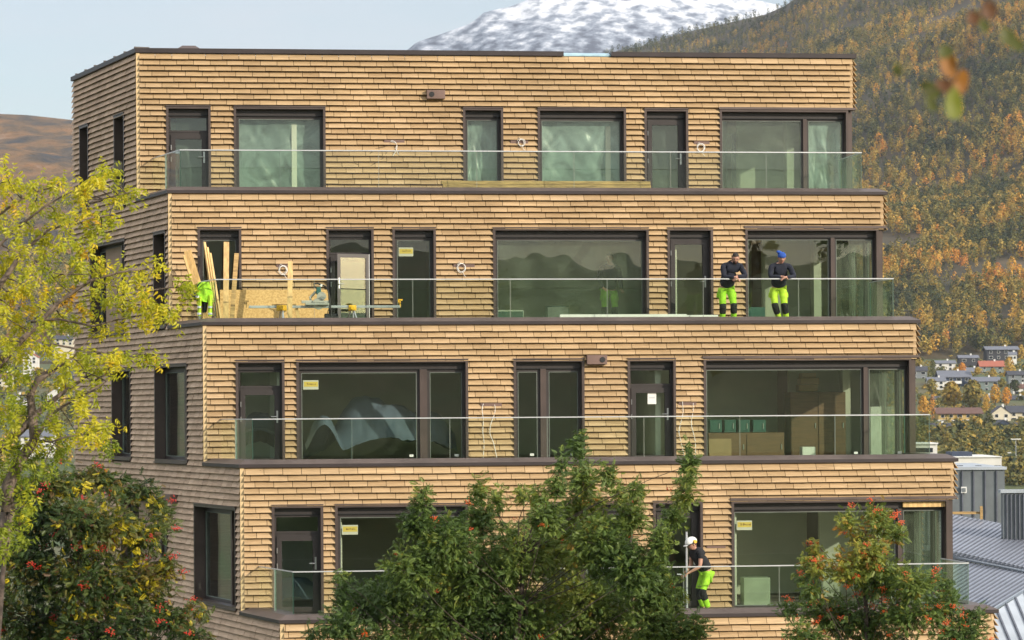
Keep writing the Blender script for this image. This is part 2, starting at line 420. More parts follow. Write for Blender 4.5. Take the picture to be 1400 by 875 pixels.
def sticker(fr, a, z, w, h, b, parent, kind='yellow'):
    mb = MB()
    if kind == 'yellow':
        mb.box(a, a + w, b, b + .004, z, z + h, 1, T=fr.P)
        mb.box(a + w * .06, a + w * .97, b + .004, b + .006, z + h * .30, z + h * .84, 0, T=fr.P)
        x = a + w * .26; rr = random.Random(int(a * 100))
        while x < a + w * .86:                                   # row of small dark letters
            cw = w * .05; hh = h * rr.choice((.17, .17, .24))
            mb.box(x, x + cw * .35, b + .006, b + .008, z + h * .48, z + h * .48 + hh, 2, T=fr.P)
            mb.box(x + cw * .35, x + cw, b + .006, b + .008, z + h * .48 + hh * rr.choice((0, .4, .8)), z + h * .48 + hh * rr.choice((.2, .6, 1)) + h * .03, 2, T=fr.P)
            x += cw * 1.5
        o = mb.build('sticker', [M['stick_yel'], M['stick_pale'], M['stick_red']])
    else:
        mb.box(a, a + w, b, b + .004, z, z + h, 0, T=fr.P)
        mb.box(a + w * .15, a + w * .85, b + .004, b + .006, z + h * .45, z + h * .6, 1, T=fr.P)
        o = mb.build('sticker', [M['white'], M['rail']])
    o.parent = parent
    return o

def handle(fr, a, z, b, parent, d=-1):
    mb = MB()
    mb.box(a - .018, a + .018, b, b + .012, z - .13, z + .13, 0, T=fr.P)
    mb.tube([fr.P(a, b + .01, z), fr.P(a, b + .06, z)], .011, 8)
    mb.tube([fr.P(a, b + .06, z), fr.P(a + d * .135, b + .065, z)], .0105, 8)
    o = mb.build('handle', M['steel'], smooth=False); o.parent = parent

def hinges(fr, a, zs, b, parent):
    for z in zs:
        mb = MB(); mb.tube([fr.P(a, b, z - .055), fr.P(a, b, z + .055)], .013, 8)
        o = mb.build('hinge', M['steel']); o.parent = parent

def window(fr, a0, a1, z0, z1, kind, opt, rec=.10, pro=.115, seed=0, side=False):
    """casing ring + header + sash + pane (+ door leaf)"""
    nm = 'balcony_door' if kind in ('door', 'transom') else 'window'
    mb = MB()
    ring(mb, fr, a0, a1, z0, z1, CAS, -rec - .12, pro, 0, bottom=side, top=CAS)
    if side: mb.box(a0, a1, -.02, pro + .03, z0 - .03, z0, 0, T=fr.P)
    mb.box(a0 - .004, a1 + .004, -.02, pro + .02, z1, z1 + .02, 1, T=fr.P)           # drip flashing
    root = bpart(mb, nm, [M['casing'], M['cap']])
    i0, i1, zt = a0 + CAS, a1 - CAS, z1 - CAS
    zb_ = z0 + (CAS if side else 0)
    hd = .15 if not side else .05
    mh = MB()
    if hd: mh.box(i0, i1, -rec - .10, -rec + .03 if not side else -rec - .02, zt - hd, zt, 0, T=fr.P)
    if not side: mh.box(i0, i1, -rec + .03, -rec + .042, zt - hd, zt - hd + .018, 1, T=fr.P)
    h = mh.build('header_box', [M['sash'], M['gasket']]); h.parent = root
    zt2 = zt - hd
    mulls = [m for m in opt.get('mulls_a', [])]
    edges = [i0] + [x for m in mulls for x in m] + [i1]
    for m0, m1 in mulls:
        mm = MB(); mm.box(m0, m1, -rec - .09, -rec + .05, zb_, zt2, 0, T=fr.P); o = mm.build('mullion', M['casing']); o.parent = root
    gm = M['pane_side'] if side else M['pane']
    for k in range(0, len(edges), 2):
        e0, e1 = edges[k], edges[k + 1]
        sw = .065 if kind != 'corner' else .045
        if kind == 'transom':
            zm = zt2 - .38
            ms = MB(); ring(ms, fr, e0, e1, zm, zt2, .045, -rec - .08, -rec, 0)
            o = ms.build('transom_frame', M['sash']); o.parent = root
            mg = MB(); mg.box(e0 + .045, e1 - .045, -rec - .05, -rec - .03, zm + .045, zt2 - .045, T=fr.P); o = mg.build('pane', gm); o.parent = root
            ztd = zm
        else: ztd = zt2
        if kind in ('door', 'transom'):
            ms = MB(); ring(ms, fr, e0, e1, zb_, ztd, .05, -rec - .08, -rec - .01, 0)
            lw = .105; l0, l1 = e0 + .05, e1 - .05
            ring(ms, fr, l0, l1, zb_ + .05, ztd - .05, lw, -rec - .07, -rec + .02, 0)
            o = ms.build('door_leaf', M['sash']); o.parent = root
            mg = MB(); mg.box(l0 + lw, l1 - lw, -rec - .045, -rec - .025, zb_ + .05 + lw, ztd - .05 - lw, T=fr.P); o = mg.build('pane', gm); o.parent = root
            handle(fr, l1 - .05, z0 + 1.05, -rec + .02, root)
            hinges(fr, e0 + .055, (ztd - .35, z0 + 1.0), -rec + .03, root)
        else:
            ms = MB(); ring(ms, fr, e0, e1, zb_, ztd, sw, -rec - .09, -rec - .01, 0)
            o = ms.build('sash', M['sash']); o.parent = root
            mg = MB(); mg.box(e0 + sw, e1 - sw, -rec - .06, -rec - .036, zb_ + sw, ztd - sw, T=fr.P); o = mg.build('pane', gm); o.parent = root
            mg = MB(); ring(mg, fr, e0 + sw, e1 - sw, zb_ + sw, ztd - sw, .012, -rec - .034, -rec - .008, 0)
            o = mg.build('gasket', M['seal']); o.parent = root
            rr = random.Random(seed + k)
            if not side and (e1 - e0) > .5:
                sticker(fr, e1 - sw - .16, zb_ + sw + .1, .085, .05, -rec - .034, root, 'white')
    if opt.get('sticker'): sticker(fr, i0 + .10, zt2 - .42, .33, .20, -rec - .034, root)
    if opt.get('note'): sticker(fr, i0 + .42, z0 + 1.27, .19, .27, -rec - .024, root, 'white')
    f = opt.get('film', 0)
    if f: film_sheet(fr, i0 + .04, i1 - .04, zb_ + .05, zt2 - .02, -rec - .14, seed + 1, root, mat={1: 'film', 2: 'film_d', 3: 'film_c'}[f])
    if kind == 'corner' and not side and opt.get('mulls_a'):
        film_sheet(fr, opt['mulls_a'][0][1] + .06, i1 - .06, zb_ + .05, zt2 - .03, -rec - .12, seed + 4, root, mat=opt.get('rfilm', 'film_c'), amp=.04)
    return root

def sweep(name, poly, prof, mats, mi=None, parent=None, toneful=False):
    """extrude a (b,z) outline along a plan polyline with mitred corners; b is measured outward (to the right-hand side when walking from left to right, ie towards the camera)"""
    n = len(poly); nrm = []
    for i in range(n):
        ds = []
        if i > 0: ds.append((poly[i] - poly[i - 1]).normalized())
        if i < n - 1: ds.append((poly[i + 1] - poly[i]).normalized())
        ns = [Vector((d.y, -d.x)) for d in ds]
        if len(ns) == 2:
            m = (ns[0] + ns[1]); m = m / m.dot(ns[0])
        else: m = ns[0]
        nrm.append(m)
    mb = MB(); k = len(prof)
    for i in range(n):
        for b, z in prof: mb.v.append((poly[i].x + nrm[i].x * b, poly[i].y + nrm[i].y * b, z))
    for i in range(n - 1):
        for j in range(k):
            j2 = (j + 1) % k
            mb.f.append((i * k + j, i * k + j2, (i + 1) * k + j2, (i + 1) * k + j)); mb.m.append(mi[j] if mi else 0); mb.c.append(.5)
    mb.f.append(tuple(range(k))); mb.m.append(0); mb.c.append(.5)
    mb.f.append(tuple((n - 1) * k + j for j in range(k))[::-1]); mb.m.append(0); mb.c.append(.5)
    return bpart(mb, name, mats, parent)

INFO = {}
for i in range(6):
    fr = fronts[i]; zt, z0 = ZB[i], ZB[i + 1]
    holes = []; rec = []
    wins = WIN[i] if i < 5 else []
    for k, (x0, x1, hy, kind, opt) in enumerate(wins):
        o = dict(opt)
        a0, z1, _ = fr.hit(x0, hy, .115)
        if kind == 'corner':
            a1 = LEN[i] - .13; am = fr.hit(o['mull'], hy, 0)[0]; o['mulls_a'] = [(am - .045, am + .045)]
        else: a1 = fr.hit(x1, hy, .115)[0]
        if 'mulls' in o: o['mulls_a'] = [(fr.hit(m0, hy, 0)[0], fr.hit(m1, hy, 0)[0]) for m0, m1 in o['mulls']]
        z1 = z0 + (2.235 if i else 2.19)
        holes.append((a0, a1 if kind != 'corner' else LEN[i] + .3, z0 - .03, z1)); rec.append((a0, a1, z1, kind, o))
    INFO[i] = rec
    cladding(fr, .03, LEN[i] - .01, z0 + .03, zt - .01, holes, 100 + i)
    backing(fr, .0, LEN[i], z0 - .03, zt - .06, holes)
    for k, (a0, a1, z1, kind, o) in enumerate(rec):
        w = window(fr, a0, a1, z0 - .02, z1, 'corner' if kind == 'corner' else kind, o, seed=i * 10 + k)
        if o.get('strip'):
            mb = MB(); am = o['mulls_a'][0][1]; mb.box(am + .01, a1 - .02, -.07, .02, z1 - CAS - .12, z1 - CAS - .01, T=fr.P, c=.8)
            q = mb.build('wood_strip', M['pine']); q.parent = w
        if kind == 'corner':      # lintel trim that runs to the corner of the band above
            mb = MB(); mb.box(a0 - .02, LEN[i] + .05, -.05, .13, z1 + .001, z1 + .055, T=fr.P); bpart(mb, 'lintel_trim', M['cap'])
    # right hand wall with the corner window turning round it
    rf = RF[i]; rh = []
    if i < 5:
        z1 = z0 + (2.235 if i else 2.19); rh = [(-.3, 2.55, z0 - .03, z1)]
        window(rf, .12, 2.45, z0 - .02, z1, 'corner', dict(mulls_a=[(1.2, 1.29)]), rec=.02, pro=.02, seed=77 + i)
    cladding(rf, .02, R_DEPTH, z0 + .03, zt - .01, rh, 300 + i)
    backing(rf, .28, R_DEPTH, z0 - .03, zt - .06, rh)
    # left wall
    lh = []; lw = []
    for (s, x0, x1, hy, sy) in SIDEWIN:
        if s != i: continue
        af = LF.hit(x0, hy, .06)[0]; an = LF.hit(x1, hy, .06)[0]
        zh = LF.hit(x1, hy, .06)[1]; zs = LF.hit(x1, sy, .06)[1]
        lh.append((an, af, zs, zh)); lw.append((an, af, zs, zh))
    # a window sill may dip into the storey below: hand that hole on
    for (s, x0, x1, hy, sy) in SIDEWIN:
        if s == i - 1:
            af = LF.hit(x0, hy, .06)[0]; an = LF.hit(x1, hy, .06)[0]; lh.append((an, af, LF.hit(x1, sy, .06)[1], LF.hit(x1, hy, .06)[1]))
    cladding(LF, CA[i] + .02, A_BACK, z0, zt - .01, lh, 500 + i, mat='tile_side', tw=.36, flare=.075)
    backing(LF, CA[i] + .02, A_BACK, z0 - .03, zt - .06, lh)
    for k, (an, af, zs, zh) in enumerate(lw):
        mul = []
        if af - an > 2.0: mul = [(an + (af - an) * .27, an + (af - an) * .27 + .1)]
        window(LF, an, af, zs, zh, 'fixed', dict(mulls_a=mul), rec=.16, pro=.07, seed=900 + i * 7 + k, side=True)
        if (i, k) in ((1, 0), (3, 0)):
            q0, q1 = an + (af - an) * .34, an + (af - an) * .80; mb = MB(); mb.box(q0, q1, -.19, -.165, zs + .1, zh - .12, T=LF.P); bpart(mb, 'window_blind', M['blind'])
    # corner trims
    mb = MB(); mb.box(-.045, .035, .0, .05, z0 + .02, zt - .01, T=fr.P); bpart(mb, 'corner_trim', M['trim_wood'])
    # slab
    P4 = [Vector(fr.P(.05, -.28, 0)[:2]), Vector(rf.P(0, -.28, 0)[:2]) , Vector(rf.P(R_DEPTH, -.1, 0)[:2]), Vector(LF.P(A_BACK - .05, -.05, 0)[:2])]
    if i < 6:
        mb = MB(); zt_ = zt - .05 if i else zt - .3
        mb.hexa([(p.x, p.y, zt_ - .42) for p in P4] + [(p.x, p.y, zt_) for p in P4]); bpart(mb, 'floor_slab', M['ceiling'])
        mb = MB(); mb.hexa([(p.x, p.y, zt_ + .003) for p in P4] + [(p.x, p.y, zt_ + .02) for p in P4]); bpart(mb, 'floor_finish', M['terrace'] if i else M['cap_dark'])
    # cap round the terrace edge
    if i == 0: start = A_BACK
    else: start = CA[i - 1] - .02
    if i < 5:
        poly = [Vector(LF.P(start, 0, 0)[:2]), corn[i], rcorn[i], Vector(RF[i].P(R_DEPTH if i == 0 else 2.45, 0, 0)[:2])]
        if i == 0:
            # gap in the roof cap where the pale blue flashing shows
            ag0, ag1 = fr.hit(770, 74)[0], fr.hit(835, 74)[0]
            prof = [(.085, zt - .005), (.085, zt + .10), (-.28, zt + .115), (-.28, zt - .005)]
            sweep('roof_cap', [poly[0], poly[1], Vector(fr.P(ag0, 0, 0)[:2])], prof, [M['cap_dark']])
            sweep('roof_cap', [Vector(fr.P(ag1, 0, 0)[:2]), poly[2], poly[3]], prof, [M['cap_dark']])
            sweep('roof_flashing', [Vector(fr.P(ag0 + .01, 0, 0)[:2]), Vector(fr.P(ag1 - .01, 0, 0)[:2])], [(.03, zt - .004), (.03, zt + .03), (-.27, zt + .105), (-.27, zt - .004)],
                  [pbr('pale_blue_flashing', (.38, .58, .66, 1), .4, .2)])
        else:
            prof = [(.09, zt - .005), (.09, zt + .062), (-.10, zt + .150), (-.40, zt + .150), (-.40, zt - .04), (-.1, zt - .04)]
            sweep('parapet_cap', poly, prof, [M['cap'], M['cap_dark']], mi=[1, 0, 0, 0, 0, 0])  # paler slope over darker lip: the slope's extra light put into the colour
            for k in range(1, int(LEN[i] / 2.1) + 1):
                aj = k * 2.1 + .3 * (i % 3); mb = MB(); mb.box(aj - .004, aj + .004, .04, .0925, zt + .0, zt + .0615, T=fr.P); mb.box(aj - .03, aj + .03, .088, .0915, zt + .01, zt + .05, T=fr.P); bpart(mb, 'cap_joint', M['cap_dark'])
    # seams on the roof cap
    if i == 0:
        for k in range(0, 16):
            a = CA[0] + .95 * k
            if a < A_BACK:
                mb = MB(); mb.box(a - .02, a + .02, -.27, .088, zt + .098, zt + .135, T=LF.P); bpart(mb, 'cap_seam', M['cap_dark'])

# back wall
for i in range(1):
    p0, p1 = Vector(LF.P(A_BACK, 0, 0)[:2]), Vector(RF[0].P(R_DEPTH, 0, 0)[:2])
    d = (p1 - p0).normalized(); fb = Frame(p0, d, (-d.y, d.x))
    mb = MB(); mb.box(0, (p1 - p0).length, -.25, 0, -10.6, ZB[0] - .06, T=fb.P); bpart(mb, 'rear_wall', M['tile_side'])

# interiors: back wall and partitions per storey
PART = {0: [(3.6, 3.2), (7.2, 3.0), (11.0, 3.4)], 1: [(2.6, 3.0), (6.2, 2.5), (11.4, 3.2)], 2: [(1.6, 2.2), (6.0, 3.5), (8.6, 3.5), (9.85, 3.5)],
        3: [(2.0, 3.0), (6.0, 3.5), (8.2, 3.2), (10.3, 2.5)], 4: [(3., 3.), (8., 3.)]}
for i in range(5):
    fr = fronts[i]; z0, z1 = ZB[i + 1] - .03, ZB[i + 1] + 2.54
    if i == 0: z1 = ZB[1] + 2.75
    mb = MB(); mb.box(.9, LEN[i] - 2.1, -4.9, -4.75, z0, z1, T=fr.P); bpart(mb, 'interior_wall', M['plaster'])
    for a, dep in PART[i]:
        mb = MB(); mb.box(a - .06, a + .06, -4.75, -.3, z0, z1, T=fr.P); bpart(mb, 'interior_wall', M['plaster'])
    # lining of the outer walls
    mb = MB(); mb.box(LEN[i] - 1.0, LEN[i] - .82, -3.1, -2.75, z0, z1, T=fr.P); bpart(mb, 'interior_column', M['plaster'])
    mb = MB(); mb.box(LEN[i] - 2.1, LEN[i] - .35, -3.6, -3.45, z0, z1, T=fr.P); bpart(mb, 'interior_wall', M['plaster'])
    # lowered ceiling
    mb = MB(); mb.box(.5, LEN[i] - .6, -4.75, -.29, z1 - .12, z1 - .02, T=fr.P); bpart(mb, 'interior_ceiling', M['ceiling'])

# balustrades (stand on the caps of storeys 1..4)
for i in range(1, 5):
    e = .30; g0 = LF.P(CA[i - 1] - .12, -e, 0); zb = ZB[i] + .02; ztop = ZB[i] + .975
    f = fronts[i]
    pc = [Vector((0, 0))] * 4
    # inner corner points
    def isect(p, d, q, e_):
        det = d.x * (-e_.y) + e_.x * d.y
        s = ((q.x - p.x) * (-e_.y) + e_.x * (q.y - p.y)) / det
        return p + d * s
    cl = isect(Vector(LF.P(0, -e, 0)[:2]), LT, Vector(f.P(0, -e, 0)[:2]), FT)
    cr = isect(Vector(RF[i].P(0, -.42, 0)[:2]), RT, Vector(f.P(0, -e, 0)[:2]), FT)
    pl = Vector(LF.P(CA[i - 1] - .10, -e, 0)[:2]); pr = Vector(RF[i].P(2.2, -.42, 0)[:2])
    bal = MB(); segs = [(pl, cl, 2), (cl, cr, 7), (cr, pr, 1)]
    rail = MB(); rail.v = []
    root = None
    sweep_poly = [pl, cl, cr, pr]
    root = sweep('balustrade', sweep_poly, [(.013, ztop), (.013, ztop + .022), (-.013, ztop + .022), (-.013, ztop)], [M['rail']])
    for p, q, n in segs:
        d = (q - p); L = d.length; d.normalize(); fg = Frame(p, d, (d.y, -d.x))
        for k in range(n):
            s0, s1 = L * k / n + .006, L * (k + 1) / n - .006
            mb = MB(); mb.box(s0, s1, -.006, .006, zb, ztop - .001, 0, T=fg.P)
            o = mb.build('glass_panel', M['balglass']); o.parent = root
            for s in (s0, s1):
              mb = MB(); mb.box(s - .002, s + .002, -.0075, .0075, zb, ztop - .001, 0, T=fg.P)
              o = mb.build('panel_edge', M['joint'] if k and n > 2 else M['glassedge']); o.parent = root
    mb = MB(); d = (cl - pl); L = d.length; d.normalize(); fg = Frame(pl, d, (d.y, -d.x))
    mb.box(L * .48, L * .48 + .05, -.012, .012, zb, ztop - .001, 0, T=fg.P); o = mb.build('pale_glass_strip', M['glasspale']); o.parent = root  # pale upright strip beside the middle panel joint

# wall fixtures
def vent_box(i, x0, x1, y0, y1, hole='l'):
    fr = fronts[i]; a0, z1, _ = fr.hit(x0, y0, .2); a1, z0, _ = fr.hit(x1, y1, .2)
    mb = MB(); mb.box(a0, a1, .03, .22, z0, z1, T=fr.P)
    o = bpart(mb, 'wall_vent', M['box_fix'], bevel=.006)
    c = a0 + (a1 - a0) * (.27 if hole == 'l' else .77); zc = (z0 + z1) / 2; r = (z1 - z0) * .30
    mg = MB(); mg.tube([fr.P(c, .221, zc), fr.P(c, .232, zc)], r, 16); g = mg.build('vent_outlet', M['black']); g.parent = o
vent_box(0, 583.5, 608.5, 123, 135, 'l'); vent_box(2, 802.5, 830, 485.5, 498, 'r')
# a fixture on the left wall
a0, z1, _ = LF.hit(236, 676, .15); a1, z0, _ = LF.hit(229, 688, .15)
mb = MB(); mb.box(a0, a0 + .45, .03, .2, z0, z1, T=LF.P); bpart(mb, 'wall_light', M['box_fix'], bevel=.005)

def coil(fr, a, z, r, b, mb, n=3, seed=0):
    rr = random.Random(seed)
    for k in range(n):
        rk = r * rr.uniform(.85, 1.12); ca, cz = a + rr.uniform(-.012, .012), z + rr.uniform(-.012, .012)
        mb.tube([fr.P(ca + rk * math.cos(t), b + .01 * k + rr.uniform(0, .02), cz + rk * 1.1 * math.sin(t)) for t in [2 * math.pi * j / 18 for j in range(19)]], .0055, 5)
def jbox(i, x0, x1, y0, y1, cab, seed):
    fr = fronts[i]; a0, z1, _ = fr.hit(x0, y0, .08); a1, z0, _ = fr.hit(x1, y1, .08)
    mb = MB(); mb.box(a0, a1, .02, .085, z0, z1, T=fr.P); o = bpart(mb, 'fixture_plate', M['box_fix'])
    mc = MB(); rr = random.Random(seed)
    for c in cab:
        if c[0] == 'coil':
            a, z, _ = fr.hit(c[1], c[2], .12); coil(fr, a, z, c[3], .11, mc, seed=seed)
            mc.tube([fr.P(a, .09, z + c[3]), fr.P(a - .05, .14, z + c[3] + .05), fr.P(a - .1, .1, z + c[3] * .6)], .0055, 5)
            mc.tube([fr.P(a + .02, .1, z - c[3]), fr.P(a + .05, .14, z - c[3] - .07), fr.P(a + .09, .12, z - c[3] - .11)], .005, 5)
        else:
            pts = []
            for (x, y) in c[1]:
                a, z, _ = fr.hit(x, y, .12); pts.append(fr.P(a, .11 + rr.uniform(-.02, .03), z))
            # smooth
            sm = []
            for j in range(len(pts) - 1):
                p_, q_ = pts[max(0, j - 1)], pts[min(len(pts) - 1, j + 2)]
                for u in (0, .33, .66):
                    t2 = u; h = pts[j] * (2 * t2 ** 3 - 3 * t2 ** 2 + 1) + pts[j + 1] * (-2 * t2 ** 3 + 3 * t2 ** 2) + (pts[j + 1] - p_) * .5 * (t2 ** 3 - 2 * t2 ** 2 + t2) + (q_ - pts[j]) * .5 * (t2 ** 3 - t2 ** 2)
                    sm.append(h)
            sm.append(pts[-1]); mc.tube(sm, .0065, 5)
    q = mc.build('loose_cable', M['cable']); q.parent = o
jbox(0, 525, 553, 191, 199, [('line', [(535, 192), (540, 194), (543, 200), (541, 207), (537, 213)]), ('line', [(534, 193), (543, 197), (541, 203), (545, 211)])], 3)
jbox(0, 698, 722, 191, 199, [('coil', 713, 195.5, .075)], 4)
jbox(0, 949, 970, 192, 200, [('coil', 958.5, 202, .085)], 5)
jbox(1, 378, 398, 361, 368, [('coil', 387, 369, .085)], 6)
jbox(1, 620, 649, 359, 367, [('coil', 631, 366, .09)], 7)
jbox(2, 657, 686, 549, 557, [('line', [(661, 552), (659, 560), (661, 575), (660, 590), (662, 606), (660.5, 627)]), ('line', [(676, 553), (677, 563), (671, 580), (670, 593), (675, 606), (679.5, 627)])], 8)
jbox(2, 928, 952, 547, 555, [('line', [(933, 549), (934, 563), (931, 578), (928, 590), (931, 602), (936, 626)]), ('line', [(947.5, 551), (948, 562), (945, 578), (948, 592), (951, 605), (951, 626)])], 9)
jbox(3, 966, 992, 742, 749, [], 10)
# scattered loose wires on the top storey
fr = fronts[0]; mb = MB()
for pts in ([(484, 222), (494, 228), (508, 226), (524, 216), (531, 205)], [(505, 211), (514, 203), (528, 200)]):
    mb.tube([fr.P(fr.hit(x, y, .1)[0], .09, fr.hit(x, y, .1)[1]) for x, y in pts], .004, 5)
bpart(mb, 'loose_cable', M['black'])
# roof vent hood
c = fronts[0].hit(258, 66, -1.2)
mb = MB(); fr = fronts[0]
mb.hexa([fr.P(c[0] - .2, -1.3, 8.0), fr.P(c[0] + .2, -1.3, 8.0), fr.P(c[0] + .2, -.9, 8.0), fr.P(c[0] - .2, -.9, 8.0)] + [fr.P(c[0] - .14, -1.24, 8.50), fr.P(c[0] + .14, -1.24, 8.50), fr.P(c[0] + .14, -.96, 8.50), fr.P(c[0] - .14, -.96, 8.50)])
mb.hexa([fr.P(c[0] - .26, -1.36, 8.50), fr.P(c[0] + .26, -1.36, 8.50), fr.P(c[0] + .26, -.84, 8.50), fr.P(c[0] - .26, -.84, 8.50)] + [fr.P(c[0] - .15, -1.25, 8.58), fr.P(c[0] + .15, -1.25, 8.58), fr.P(c[0] + .15, -.95, 8.58), fr.P(c[0] - .15, -.95, 8.58)])
bpart(mb, 'roof_vent', M['cap'])
# ================================================================== ground, hills, far town
def fbm(x, y, s, o=4, seed=0.0):
    v = 0; a = 1; f = 1 / s
    for k in range(o):
        v += a * noise.noise(Vector((x * f + seed, y * f - seed, seed * .37))); a *= .5; f *= 2.03
    return v
def interp(x, pts):
    if x <= pts[0][0]: return pts[0][1]
    for (a, b), (c, d) in zip(pts, pts[1:]):
        if x <= c: return b + (d - b) * (x - a) / (c - a)
    return pts[-1][1]
GP = [(-2600, 140), (-1400, 70), (-700, 28), (-150, 3), (-30, -1), (0, -1.8), (25, -5.5), (50, -10.2), (56, -10.55), (90, -10.7), (140, -13), (300, -24), (700, -30), (850, -25), (1000, -10), (1120, 0), (1300, 14), (1500, 28), (2000, 45), (4000, 60), (30000, 60)]
def ground_z(x, y):
    z = interp(y, GP)
    if y > 400: z += fbm(x, y, 160, 3, 2.0) * 2.0
    if y < -60: z += fbm(x, y, 300, 4, 5.0) * min(25, (-y - 60) * .05)
    if abs(x) > 400 and y > -200: z += (abs(x) - 400) * .10 * min(1, (y + 200) / 400) * (1 if y < 900 else 0.2) if x < 0 else 0
    return z
def hf(name, xs, ys, fz, mat, fx=None, kind='structure'):
    V = []; nx, ny = len(xs), len(ys)
    for y in ys:
        for x in xs:
            if fx: V.append(fx(x, y))
            else: V.append((x, y, fz(x, y)))
    Fc = [(j * nx + i, j * nx + i + 1, (j + 1) * nx + i + 1, (j + 1) * nx + i) for j in range(ny - 1) for i in range(nx - 1)]
    me = bpy.data.meshes.new(name); me.from_pydata(V, [], Fc); me.polygons.foreach_set('use_smooth', [True] * len(Fc))
    o = link_mesh(name, me, mat); o['kind'] = kind
    return o
M['grass'] = pbr('ground_grass', (.05, .085, .02, 1), .95, var=.25, scale=.02, col2=(.10, .085, .035, 1), detail=8)
xs = [-7000, -5000, -3000] + list(range(-2000, 2001, 80)) + [3000, 5000, 7000]
ys = [-7000, -5000, -4000] + list(range(-2600, -150, 120)) + [-150, -100, -60, -30, 0, 12, 25, 38, 50, 56, 70, 90, 115, 140, 200, 300, 400, 500, 600, 700, 775, 850, 900, 950, 1000, 1060, 1120, 1200, 1300, 1400, 1500, 1700, 2000, 3000, 5000, 7500]
hf('ground', xs, ys, ground_z, M['grass'])

# forested hillside on the right
RIDGE = [(-400, 500), (300, 330), (650, 170), (760, 110), (841, 72), (907, 56), (938, 47), (983, 36), (1027, 27), (1062, 18), (1085, 4), (1130, -22), (1250, -60), (1400, -95), (1700, -130), (2600, -120)]
def forest_pt(px, s):
    """px: bearing as a picture column; s: 0 foot .. 1 ridge"""
    yr = interp(px, RIDGE); e0 = (560 - 492) / F; e1 = (560 - yr) / F
    d0 = 1420; d1 = interp(px, [(700, 3300), (1085, 2900), (1500, 2500), (2600, 2100)])
    d = d0 + (d1 - d0) * s
    e = e0 + (e1 - e0) * (s ** .80 if s <= 1 else 1 - (s - 1) * .5)
    X = (px - PX) / F * d
    n = fbm(X, d, 300, 4, 9.0) * 24 * math.sin(math.pi * min(1, s)) + fbm(X, d, 70, 3, 3.0) * 2.5 * min(1, s * 3)
    return Vector((X, d, e * d + n))
M['forest_floor'] = pbr('forest_floor', (.085, .060, .030, 1), .95, var=.3, scale=.05, col2=(.035, .034, .018, 1), detail=9)
pxs = list(range(-400, 2601, 25)); ss = [-.12] + [k / 50 for k in range(51)] + [1.05, 1.2, 1.6]
hf('forest_hill', pxs, ss, None, M['forest_floor'], fx=lambda p, s: tuple(forest_pt(p, max(0, s)) - Vector((0, 0, 40 if s < 0 else 0))))

# numpy quad cloud
def quads_mesh(name, C, S, mats, hue, parent=None, R=None, seed=0, matidx=None, aspect=.75, kind=None):
    """C: n x 3 centres, S: n sizes -> randomly turned, slightly kinked leaf-clump faces"""
    r = np.random.default_rng(seed); n = len(C)
    a = r.normal(size=(n, 3))
    if R is not None:                                   # faces turned roughly outward, as leaves are
        nn_ = R + .38 * r.normal(size=(n, 3)); nn_ /= np.linalg.norm(nn_, axis=1)[:, None]
        a -= (a * nn_).sum(1)[:, None] * nn_; a /= np.linalg.norm(a, axis=1)[:, None]; b = np.cross(nn_, a)
    else:
        a /= np.linalg.norm(a, axis=1)[:, None]
        b = r.normal(size=(n, 3)); b -= (b * a).sum(1)[:, None] * a; b /= np.linalg.norm(b, axis=1)[:, None]
    c = np.cross(a, b); S = S[:, None]
    V = np.empty((n, 4, 3))
    V[:, 0] = C - a * S; V[:, 1] = C + b * S * aspect + c * S * .15; V[:, 2] = C + a * S; V[:, 3] = C - b * S * aspect + c * S * .15
    return raw_mesh(name, V.reshape(-1, 3), 4, mats, hue, parent, kind)
def raw_mesh(name, V, k, mats, hue, parent=None, kind=None, attr='hue'):
    nv = len(V); nf = nv // k; me = bpy.data.meshes.new(name)
    me.vertices.add(nv); me.vertices.foreach_set('co', V.astype(np.float32).ravel())
    me.loops.add(nv); me.loops.foreach_set('vertex_index', np.arange(nv, dtype=np.int32))
    me.polygons.add(nf); me.polygons.foreach_set('loop_start', np.arange(0, nv, k, dtype=np.int32))
    if attr:
        at_ = me.attributes.new(attr, 'FLOAT', 'FACE'); at_.data.foreach_set('value', hue.astype(np.float32))
    me.update(calc_edges=True); me.validate()
    o = link_mesh(name, me, mats, parent)
    if kind: o['kind'] = kind
    return o

# ---- the forest: thousands of birches, one mass
def G(r, g, b): return (r, g, b, 1)
M['birch'] = leafmat('autumn_birch_leaves', [(0, G(.025, .04, .02)), (.2, G(.085, .10, .028)), (.42, G(.24, .20, .045)), (.62, G(.48, .32, .06)), (.8, G(.64, .34, .05)), (1, G(.60, .23, .045))], .25, .7)
r = np.random.default_rng(5); CC = []; SS = []; HH = []; RR = []
def crown_cloud(base, h, w, n, hue, spread=.10, low=.12):
    """teardrop crown of n clumps"""
    t = r.random(n) ** .8; z = low + (1 - low) * t
    prof = np.sin(np.pi * np.clip((z - low) / (1 - low) * .86 + .10, 0, 1)) ** .7
    ang = r.random(n) * 2 * np.pi; rad = (r.random(n) ** .33) * .5 * w * prof
    lump = 1 + .25 * np.sin(ang * 3 + base[0]) * np.sin(z * 9 + base[1])
    P = np.stack([base[0] + np.cos(ang) * rad * lump, base[1] + np.sin(ang) * rad * lump, base[2] + z * h], 1)
    R_ = np.stack([np.cos(ang) * rad, np.sin(ang) * rad, (z - .45) * w * .9], 1); R_ /= np.linalg.norm(R_, axis=1)[:, None] + 1e-6; RR.append(R_)
    return P, np.full(n, w * .14) * (.6 + .8 * r.random(n)), np.clip(hue + spread * r.normal(size=n), 0, 1)
px = 700.0
cnt = 0
rr = random.Random(11)
